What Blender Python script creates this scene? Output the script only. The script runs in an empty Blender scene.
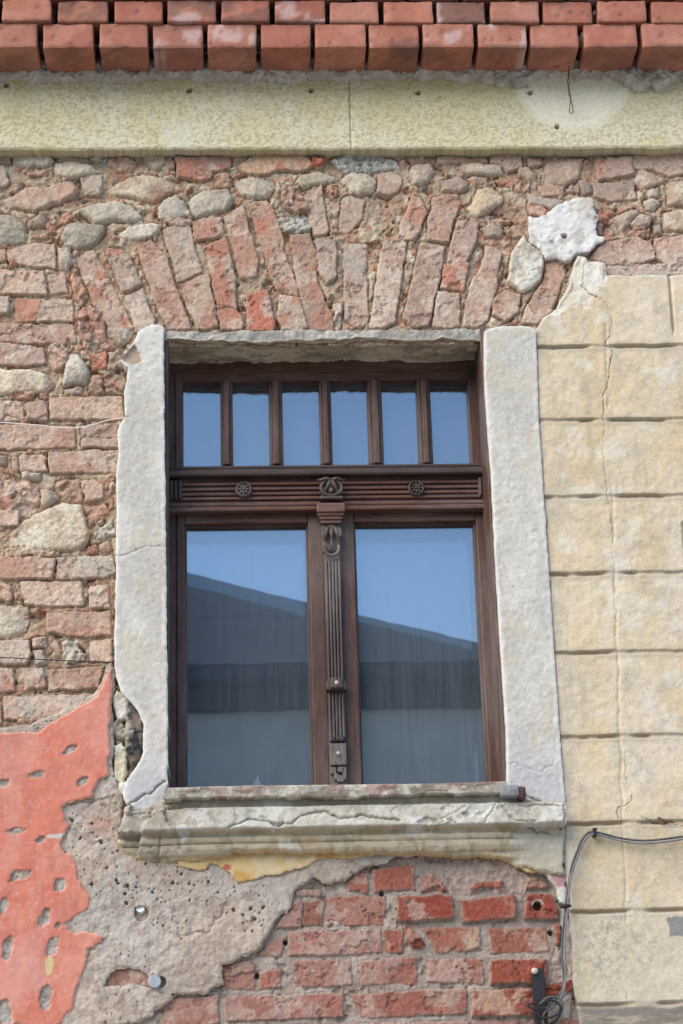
import bpy, bmesh, math, random
import numpy as np
from mathutils import Vector, Matrix, noise as mnoise

random.seed(7)
scene = bpy.context.scene
COL = scene.collection

# ------------------------------------------------------------------ camera
FPX = 2138.0
PITCH, YAW, ROLL = [math.radians(a) for a in (19.842, 3.088, -1.698)]
CAM = np.array([-0.25, -5.03, 1.60])


def cam_axes():
    cp, sp, cy, sy = math.cos(PITCH), math.sin(PITCH), math.cos(YAW), math.sin(YAW)
    f = np.array([sy * cp, cy * cp, sp])
    rt = np.array([cy, -sy, 0.0])
    up = np.cross(rt, f)
    c, s = math.cos(ROLL), math.sin(ROLL)
    return c * rt + s * up, -s * rt + c * up, f


RT, UP, FW = cam_axes()


def W(px, py, h=0.0):
    """survey point: where the sight line of the photograph meets the vertical plane standing h in front of the wall"""
    px = np.asarray(px, float); py = np.asarray(py, float)
    d = [FW[k] + RT[k] * (px - 341.5) / FPX - UP[k] * (py - 512.0) / FPX for k in range(3)]
    t = (-h - CAM[1]) / d[1]
    return CAM[0] + d[0] * t, CAM[2] + d[2] * t


def Wx(px, py, h=0.0): return float(W(px, py, h)[0])
def Wz(px, py, h=0.0): return float(W(px, py, h)[1])


cd = bpy.data.cameras.new('camera')
cam = bpy.data.objects.new('camera', cd); COL.objects.link(cam)
cam.matrix_world = Matrix(((RT[0], UP[0], -FW[0], CAM[0]), (RT[1], UP[1], -FW[1], CAM[1]), (RT[2], UP[2], -FW[2], CAM[2]), (0, 0, 0, 1)))
cd.sensor_fit = 'AUTO'; cd.sensor_width = 36.0; cd.lens = FPX * 36.0 / 1024.0
cd.clip_start = 0.05; cd.clip_end = 3000
scene.camera = cam

# ------------------------------------------------------------------ colour and noise
ALB = 0.74


def lin(c, k=None):
    c = np.asarray(c, float) / 255.0
    l = np.where(c <= 0.04045, c / 12.92, ((c + 0.055) / 1.055) ** 2.4)
    return l * (ALB if k is None else k)


_rng = np.random.RandomState(11)
_PERM = _rng.permutation(4096).astype(np.int64)
_VAL = _rng.rand(4096)


def _h(ix, iy, seed):
    return _PERM[(_PERM[(ix + seed * 131) & 4095] + iy) & 4095]


def vn(x, y, seed=0):
    ix = np.floor(x).astype(np.int64); iy = np.floor(y).astype(np.int64)
    fx = x - ix; fy = y - iy
    fx = fx * fx * fx * (fx * (fx * 6 - 15) + 10); fy = fy * fy * fy * (fy * (fy * 6 - 15) + 10)
    a = _VAL[_h(ix, iy, seed)]; b = _VAL[_h(ix + 1, iy, seed)]
    c = _VAL[_h(ix, iy + 1, seed)]; d = _VAL[_h(ix + 1, iy + 1, seed)]
    return (a + (b - a) * fx) * (1 - fy) + (c + (d - c) * fx) * fy


def fbm(x, y, size, octv=4, seed=0, gain=0.5):
    """fractal noise, about 0..1, mean 0.5; size = length of the largest feature in metres"""
    s = 0.0; a = 1.0; t = 0.0; f = 1.0 / size
    for o in range(octv):
        c, sn = math.cos(o * 1.1 + seed), math.sin(o * 1.1 + seed)
        s = s + a * vn((x * c - y * sn) * f + o * 17.3 + 300, (x * sn + y * c) * f + o * 9.1 + 300, seed + o)
        t += a; a *= gain; f *= 2.03
    return np.clip(0.5 + (s / t - 0.5) * 1.5, 0, 1)


def worley(x, y, size, seed=0):
    x = x / size + 200; y = y / size + 200
    ix = np.floor(x).astype(np.int64); iy = np.floor(y).astype(np.int64)
    f1 = np.full(x.shape, 9.0); f2 = np.full(x.shape, 9.0); cid = np.zeros(x.shape, np.int64)
    for dx in (-1, 0, 1):
        for dy in (-1, 0, 1):
            jx = ix + dx; jy = iy + dy
            h = _h(jx, jy, seed); h2 = _h(jx, jy, seed + 5)
            d = np.hypot(jx + _VAL[h] - x, jy + _VAL[h2] - y)
            n = d < f1
            f2 = np.where(n, f1, np.minimum(f2, d)); cid = np.where(n, h, cid); f1 = np.where(n, d, f1)
    return f1, f2, cid


def ss(a, b, x):
    t = np.clip((x - a) / (b - a), 0, 1)
    return t * t * (3 - 2 * t)


def mixc(c0, c1, m):
    return c0 + (np.asarray(c1) - c0) * m[..., None]


def sdf_poly(x, z, P):
    """signed distance to a closed polygon, positive inside"""
    P = np.asarray(P, float); Q = np.roll(P, -1, axis=0)
    d2 = np.full(x.shape, 1e9); ins = np.zeros(x.shape, bool)
    for (ax, az), (bx, bz) in zip(P, Q):
        ex, ez = bx - ax, bz - az
        L = ex * ex + ez * ez + 1e-12
        t = np.clip(((x - ax) * ex + (z - az) * ez) / L, 0, 1)
        d2 = np.minimum(d2, (x - ax - t * ex) ** 2 + (z - az - t * ez) ** 2)
        if abs(ez) > 1e-12:
            c = ((az > z) != (bz > z)) & (x < ex * (z - az) / ez + ax)
            ins ^= c
    d = np.sqrt(d2)
    return np.where(ins, d, -d)


def dist_line(x, z, P):
    d2 = np.full(x.shape, 1e9)
    for (ax, az), (bx, bz) in zip(P[:-1], P[1:]):
        ex, ez = bx - ax, bz - az
        t = np.clip(((x - ax) * ex + (z - az) * ez) / (ex * ex + ez * ez + 1e-12), 0, 1)
        d2 = np.minimum(d2, (x - ax - t * ex) ** 2 + (z - az - t * ez) ** 2)
    return np.sqrt(d2)


def pp(s, h=0.0):
    """'x,y x,y' in photograph survey units -> points on the wall plane"""
    a = np.array([[float(v) for v in t.split(',')] for t in s.split()])
    x, z = W(a[:, 0], a[:, 1], h)
    return np.stack([x, z], 1)


# ------------------------------------------------------------------ object helpers
def tag(o, label=None, cat=None, group=None, kind=None):
    if label: o['label'] = label
    if cat: o['category'] = cat
    if group: o['group'] = group
    if kind: o['kind'] = kind
    return o


def thing(name, label, cat, loc=(0, 0, 0), group=None):
    o = bpy.data.objects.new(name, None); COL.objects.link(o)
    o.location = loc; o.empty_display_size = 0.1
    return tag(o, label, cat, group)


def link(name, me, mat, parent=None, label=None):
    o = bpy.data.objects.new(name, me); COL.objects.link(o)
    me.materials.append(mat)
    if parent is not None:
        o.parent = parent
        if parent.type == 'EMPTY': o.matrix_parent_inverse = Matrix.Translation(-Vector(parent.location))
    if label: o['label'] = label
    return o


def raw_mesh(name, V, F, colr=None, smooth=True):
    me = bpy.data.meshes.new(name)
    V = np.ascontiguousarray(V, np.float32); F = np.ascontiguousarray(F, np.int32)
    me.vertices.add(len(V)); me.vertices.foreach_set('co', V.ravel())
    me.loops.add(F.size); me.loops.foreach_set('vertex_index', F.ravel())
    me.polygons.add(len(F)); me.polygons.foreach_set('loop_start', np.arange(0, F.size, F.shape[1], dtype=np.int32))
    me.polygons.foreach_set('use_smooth', np.full(len(F), smooth))
    if colr is not None:
        a = me.color_attributes.new('Col', 'FLOAT_COLOR', 'POINT')
        c4 = np.ones((len(V), 4), np.float32); c4[:, :3] = np.clip(colr, 0.004, 0.9)
        a.data.foreach_set('color', c4.ravel())
    me.update(calc_edges=True)
    return me


def faces_to_mesh(name, X, Z, H, C, keep, base=None, snap=None):
    """height sheet -> mesh; keep = cell mask; base = depth of the skirt round the border; snap = signed distance for a clean outline"""
    nz, nx = X.shape
    X = X.copy(); Z = Z.copy()
    if snap is not None:
        gz, gx = np.gradient(snap)
        g = X[0, 1] - X[0, 0]
        gx = gx / g; gz = gz / g
        n2 = gx * gx + gz * gz + 1e-6
        out = (snap < 0)
        k = np.where(out, np.clip(-snap / np.sqrt(n2), 0, 1.4 * g) / np.sqrt(n2), 0)
        X += gx * k; Z += gz * k
    idx = np.arange(nx * nz).reshape(nz, nx)
    a = idx[:-1, :-1][keep]; b = idx[:-1, 1:][keep]; c = idx[1:, 1:][keep]; d = idx[1:, :-1][keep]
    F = np.stack([a, b, c, d], 1)
    used, inv = np.unique(F, return_inverse=True)
    F = inv.reshape(F.shape)
    V = np.stack([X.ravel()[used], -H.ravel()[used], Z.ravel()[used]], 1)
    Cc = C.reshape(-1, 3)[used]
    if base is not None:
        E = np.concatenate([F[:, [0, 1]], F[:, [1, 2]], F[:, [2, 3]], F[:, [3, 0]]])
        key = np.sort(E, 1); kk = key[:, 0].astype(np.int64) * (len(V) + 1) + key[:, 1]
        u, first, cnt = np.unique(kk, return_index=True, return_counts=True)
        B = E[first[cnt == 1]]
        bv, binv = np.unique(B, return_inverse=True)
        binv = binv.reshape(B.shape)
        n0 = len(V); m = len(bv)
        top = V[bv].copy(); tc = Cc[bv]
        steps = 3
        rings = [top]
        for s in range(1, steps + 1):
            r = V[bv].copy(); t = s / steps
            r[:, 1] = r[:, 1] * (1 - t) - base * t
            j = (np.sin(r[:, 0] * 900 + s) + np.sin(r[:, 2] * 777 + s * 2)) * 0.0004
            r[:, 0] += j; r[:, 2] += j
            rings.append(r)
        V = np.concatenate([V] + rings); Cc = np.concatenate([Cc] + [tc] * len(rings))
        SF = []
        for s in range(steps):
            o0 = n0 + s * m; o1 = o0 + m
            SF.append(np.stack([binv[:, 1] + o0, binv[:, 0] + o0, binv[:, 0] + o1, binv[:, 1] + o1], 1))
        F = np.concatenate([F] + SF)
    return raw_mesh(name, V, F, Cc)


def make_layer(name, parent, mat, poly, hl, hfun, cfun, base, g=0.0022, warp=(0.003, 0.02), holes=(), seed=1, label=None):
    """a coat of plaster: traced outline with a ragged edge, relief hfun and colour cfun"""
    P = pp(poly, hl) if isinstance(poly, str) else poly
    x0, z0 = P.min(0) - 4 * g - warp[0]; x1, z1 = P.max(0) + 4 * g + warp[0]
    xs = np.arange(x0, x1, g); zs = np.arange(z0, z1, g)
    X, Z = np.meshgrid(xs, zs)
    wx = (fbm(X, Z, warp[1], 4, seed, 0.6) - .5) * 2 * warp[0]; wz = (fbm(X + 7, Z, warp[1], 4, seed + 3, 0.6) - .5) * 2 * warp[0]
    sd = sdf_poly(X + wx, Z + wz, P)
    for hp in holes:
        sd = np.minimum(sd, -sdf_poly(X + wx, Z + wz, pp(hp, hl)))
    H = hfun(X, Z, sd); C = cfun(X, Z, sd, H)
    ins = sd > 0
    keep = ins[:-1, :-1] | ins[:-1, 1:] | ins[1:, 1:] | ins[1:, :-1]
    me = faces_to_mesh(name, X, Z, H, C, keep, base, sd)
    return link(name, me, mat, parent, label)


def grid_surface(name, P, C, mat, parent, label=None, flip=False):
    n, m = P.shape[:2]
    idx = np.arange(n * m).reshape(n, m)
    q = [idx[:-1, :-1], idx[:-1, 1:], idx[1:, 1:], idx[1:, :-1]]
    if flip: q = q[::-1]
    F = np.stack([a.ravel() for a in q], 1)
    return link(name, raw_mesh(name, P.reshape(-1, 3), F, C.reshape(-1, 3)), mat, parent, label)


# ------------------------------------------------------------------ materials
def new_mat(name):
    m = bpy.data.materials.new(name); m.use_nodes = True
    nt = m.node_tree
    for n in list(nt.nodes): nt.nodes.remove(n)
    out = nt.nodes.new('ShaderNodeOutputMaterial')
    return m, nt, out


def N(nt, t, **kw):
    n = nt.nodes.new(t)
    for k, v in kw.items():
        if k in n.inputs: n.inputs[k].default_value = v
        else: setattr(n, k, v)
    return n


def sheet_mat(name, rough=0.92, s1=330.0, s2=90.0, amt=0.22, bump=0.5, bdist=0.0012, spec=0.25, grit=.16):
    """takes the thing's own colour from its attribute and adds grain"""
    m, nt, out = new_mat(name); L = nt.links.new
    b = N(nt, 'ShaderNodeBsdfPrincipled'); b.inputs['Roughness'].default_value = rough
    b.inputs['Specular IOR Level'].default_value = spec
    at = N(nt, 'ShaderNodeAttribute'); at.attribute_name = 'Col'
    tc = N(nt, 'ShaderNodeTexCoord')
    n1 = N(nt, 'ShaderNodeTexNoise'); n1.inputs['Scale'].default_value = s1; n1.inputs['Detail'].default_value = 3
    n2 = N(nt, 'ShaderNodeTexNoise'); n2.inputs['Scale'].default_value = s2; n2.inputs['Detail'].default_value = 5; n2.inputs['Roughness'].default_value = .65
    for n in (n1, n2): L(tc.outputs['Object'], n.inputs['Vector'])
    ad = N(nt, 'ShaderNodeMath', operation='ADD'); L(n1.outputs['Fac'], ad.inputs[0]); L(n2.outputs['Fac'], ad.inputs[1])
    mr = N(nt, 'ShaderNodeMapRange'); L(ad.outputs[0], mr.inputs['Value'])
    mr.inputs['From Min'].default_value = .65; mr.inputs['From Max'].default_value = 1.35
    mr.inputs['To Min'].default_value = 1 - amt; mr.inputs['To Max'].default_value = 1 + amt
    vm = N(nt, 'ShaderNodeVectorMath', operation='SCALE'); L(at.outputs['Color'], vm.inputs[0]); L(mr.outputs[0], vm.inputs['Scale'])
    # grit: tiny dark and pale grains
    n3 = N(nt, 'ShaderNodeTexNoise'); n3.inputs['Scale'].default_value = 300; n3.inputs['Detail'].default_value = 2; n3.inputs['Roughness'].default_value = .8
    mp3 = N(nt, 'ShaderNodeMapping'); mp3.inputs['Location'].default_value = (3.1, 7.7, 1.3); L(tc.outputs['Object'], mp3.inputs['Vector']); L(mp3.outputs[0], n3.inputs['Vector'])
    r3 = N(nt, 'ShaderNodeValToRGB'); e3 = r3.color_ramp.elements
    e3[0].position = .30; e3[0].color = (1 - grit * 1.5,) * 3 + (1,); e3[1].position = .72; e3[1].color = (1 + grit,) * 3 + (1,)
    q1 = e3.new(.42); q1.color = (1, 1, 1, 1); q2 = e3.new(.60); q2.color = (1, 1, 1, 1)
    L(n3.outputs['Fac'], r3.inputs[0])
    v3 = N(nt, 'ShaderNodeVectorMath', operation='MULTIPLY'); L(vm.outputs[0], v3.inputs[0]); L(r3.outputs[0], v3.inputs[1])
    L(v3.outputs[0], b.inputs['Base Color'])
    bp = N(nt, 'ShaderNodeBump'); bp.inputs['Strength'].default_value = bump; bp.inputs['Distance'].default_value = bdist
    L(ad.outputs[0], bp.inputs['Height']); L(bp.outputs[0], b.inputs['Normal'])
    L(b.outputs[0], out.inputs[0])
    return m


M_MASON = sheet_mat('masonry_surface', .95, 360, 110, .26, .8, .0014, grit=.30)
M_PLASTER = sheet_mat('plaster_surface', .93, 300, 70, .10, .4, .0009)
M_STUCCO = sheet_mat('stucco_surface', .95, 190, 420, .13, .8, .0022)
M_CEMENT = sheet_mat('cement_surface', .95, 300, 120, .18, .6, .0012, grit=.24)
M_BRICK = sheet_mat('fired_brick_surface', .9, 260, 60, .16, .5, .0012)


def plain_mat(name, rgb, rough=.6, metal=0.0, k=1.0, amt=.25, scale=120.0, bump=.25, bdist=.0008, spec=.4, stretch=(1, 1, 1)):
    m, nt, out = new_mat(name); L = nt.links.new
    b = N(nt, 'ShaderNodeBsdfPrincipled'); b.inputs['Roughness'].default_value = rough; b.inputs['Metallic'].default_value = metal
    b.inputs['Specular IOR Level'].default_value = spec
    tc = N(nt, 'ShaderNodeTexCoord'); mp = N(nt, 'ShaderNodeMapping'); mp.inputs['Scale'].default_value = stretch
    L(tc.outputs['Object'], mp.inputs['Vector'])
    n1 = N(nt, 'ShaderNodeTexNoise'); n1.inputs['Scale'].default_value = scale; n1.inputs['Detail'].default_value = 6; n1.inputs['Roughness'].default_value = .62
    L(mp.outputs[0], n1.inputs['Vector'])
    c = lin(rgb, k)
    cr = N(nt, 'ShaderNodeValToRGB')
    cr.color_ramp.elements[0].position = .3; cr.color_ramp.elements[0].color = (*(c * (1 - amt)), 1)
    cr.color_ramp.elements[1].position = .7; cr.color_ramp.elements[1].color = (*np.minimum(c * (1 + amt), .9), 1)
    L(n1.outputs['Fac'], cr.inputs[0]); L(cr.outputs[0], b.inputs['Base Color'])
    bp = N(nt, 'ShaderNodeBump'); bp.inputs['Strength'].default_value = bump; bp.inputs['Distance'].default_value = bdist
    L(n1.outputs['Fac'], bp.inputs['Height']); L(bp.outputs[0], b.inputs['Normal'])
    L(b.outputs[0], out.inputs[0])
    return m


def wood_mat(name, axis, dark, red, grey, greyamt=.5):
    """weathered varnished timber, grain along the axis"""
    m, nt, out = new_mat(name); L = nt.links.new
    b = N(nt, 'ShaderNodeBsdfPrincipled'); b.inputs['Specular IOR Level'].default_value = .35
    tc = N(nt, 'ShaderNodeTexCoord'); mp = N(nt, 'ShaderNodeMapping')
    st = [1.0, 1.0, 1.0]; st[axis] = 0.05
    mp.inputs['Scale'].default_value = st
    L(tc.outputs['Object'], mp.inputs['Vector'])
    g = N(nt, 'ShaderNodeTexNoise'); g.inputs['Scale'].default_value = 260; g.inputs['Detail'].default_value = 5; g.inputs['Roughness'].default_value = .7
    L(mp.outputs[0], g.inputs['Vector'])
    p = N(nt, 'ShaderNodeTexNoise'); p.inputs['Scale'].default_value = 7; p.inputs['Detail'].default_value = 6; p.inputs['Roughness'].default_value = .65
    mp2 = N(nt, 'ShaderNodeMapping'); s2 = [1.0, 1.0, 1.0]; s2[axis] = 0.4; mp2.inputs['Scale'].default_value = s2
    L(tc.outputs['Object'], mp2.inputs['Vector']); L(mp2.outputs[0], p.inputs['Vector'])
    cr = N(nt, 'ShaderNodeValToRGB'); e = cr.color_ramp.elements
    e[0].position = .32; e[0].color = (*lin(dark, 1), 1); e[1].position = .66; e[1].color = (*lin(red, 1), 1)
    L(g.outputs['Fac'], cr.inputs[0])
    mx = N(nt, 'ShaderNodeMix', data_type='RGBA')
    mr = N(nt, 'ShaderNodeMapRange'); mr.inputs['From Min'].default_value = .46; mr.inputs['From Max'].default_value = .66
    mr.inputs['To Max'].default_value = greyamt
    L(p.outputs['Fac'], mr.inputs['Value'])
    gm = N(nt, 'ShaderNodeMath', operation='MULTIPLY'); L(mr.outputs[0], gm.inputs[0]); L(g.outputs['Fac'], gm.inputs[1])
    g2 = N(nt, 'ShaderNodeMath', operation='MULTIPLY'); L(gm.outputs[0], g2.inputs[0]); g2.inputs[1].default_value = 1.8
    g2.use_clamp = True
    L(g2.outputs[0], mx.inputs['Factor']); L(cr.outputs[0], mx.inputs['A']); mx.inputs['B'].default_value = (*lin(grey, 1), 1)
    L(mx.outputs['Result'], b.inputs['Base Color'])
    rr = N(nt, 'ShaderNodeMapRange'); L(g2.outputs[0], rr.inputs['Value']); rr.inputs['To Min'].default_value = .48; rr.inputs['To Max'].default_value = .85
    L(rr.outputs[0], b.inputs['Roughness'])
    bp = N(nt, 'ShaderNodeBump'); bp.inputs['Strength'].default_value = .55; bp.inputs['Distance'].default_value = .0011
    L(g.outputs['Fac'], bp.inputs['Height']); L(bp.outputs[0], b.inputs['Normal'])
    L(b.outputs[0], out.inputs[0])
    return m
SKY_STR, SUN_E, SUN_ANG, EXPO = 0.14, 2.3, 62, 1.14

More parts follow.
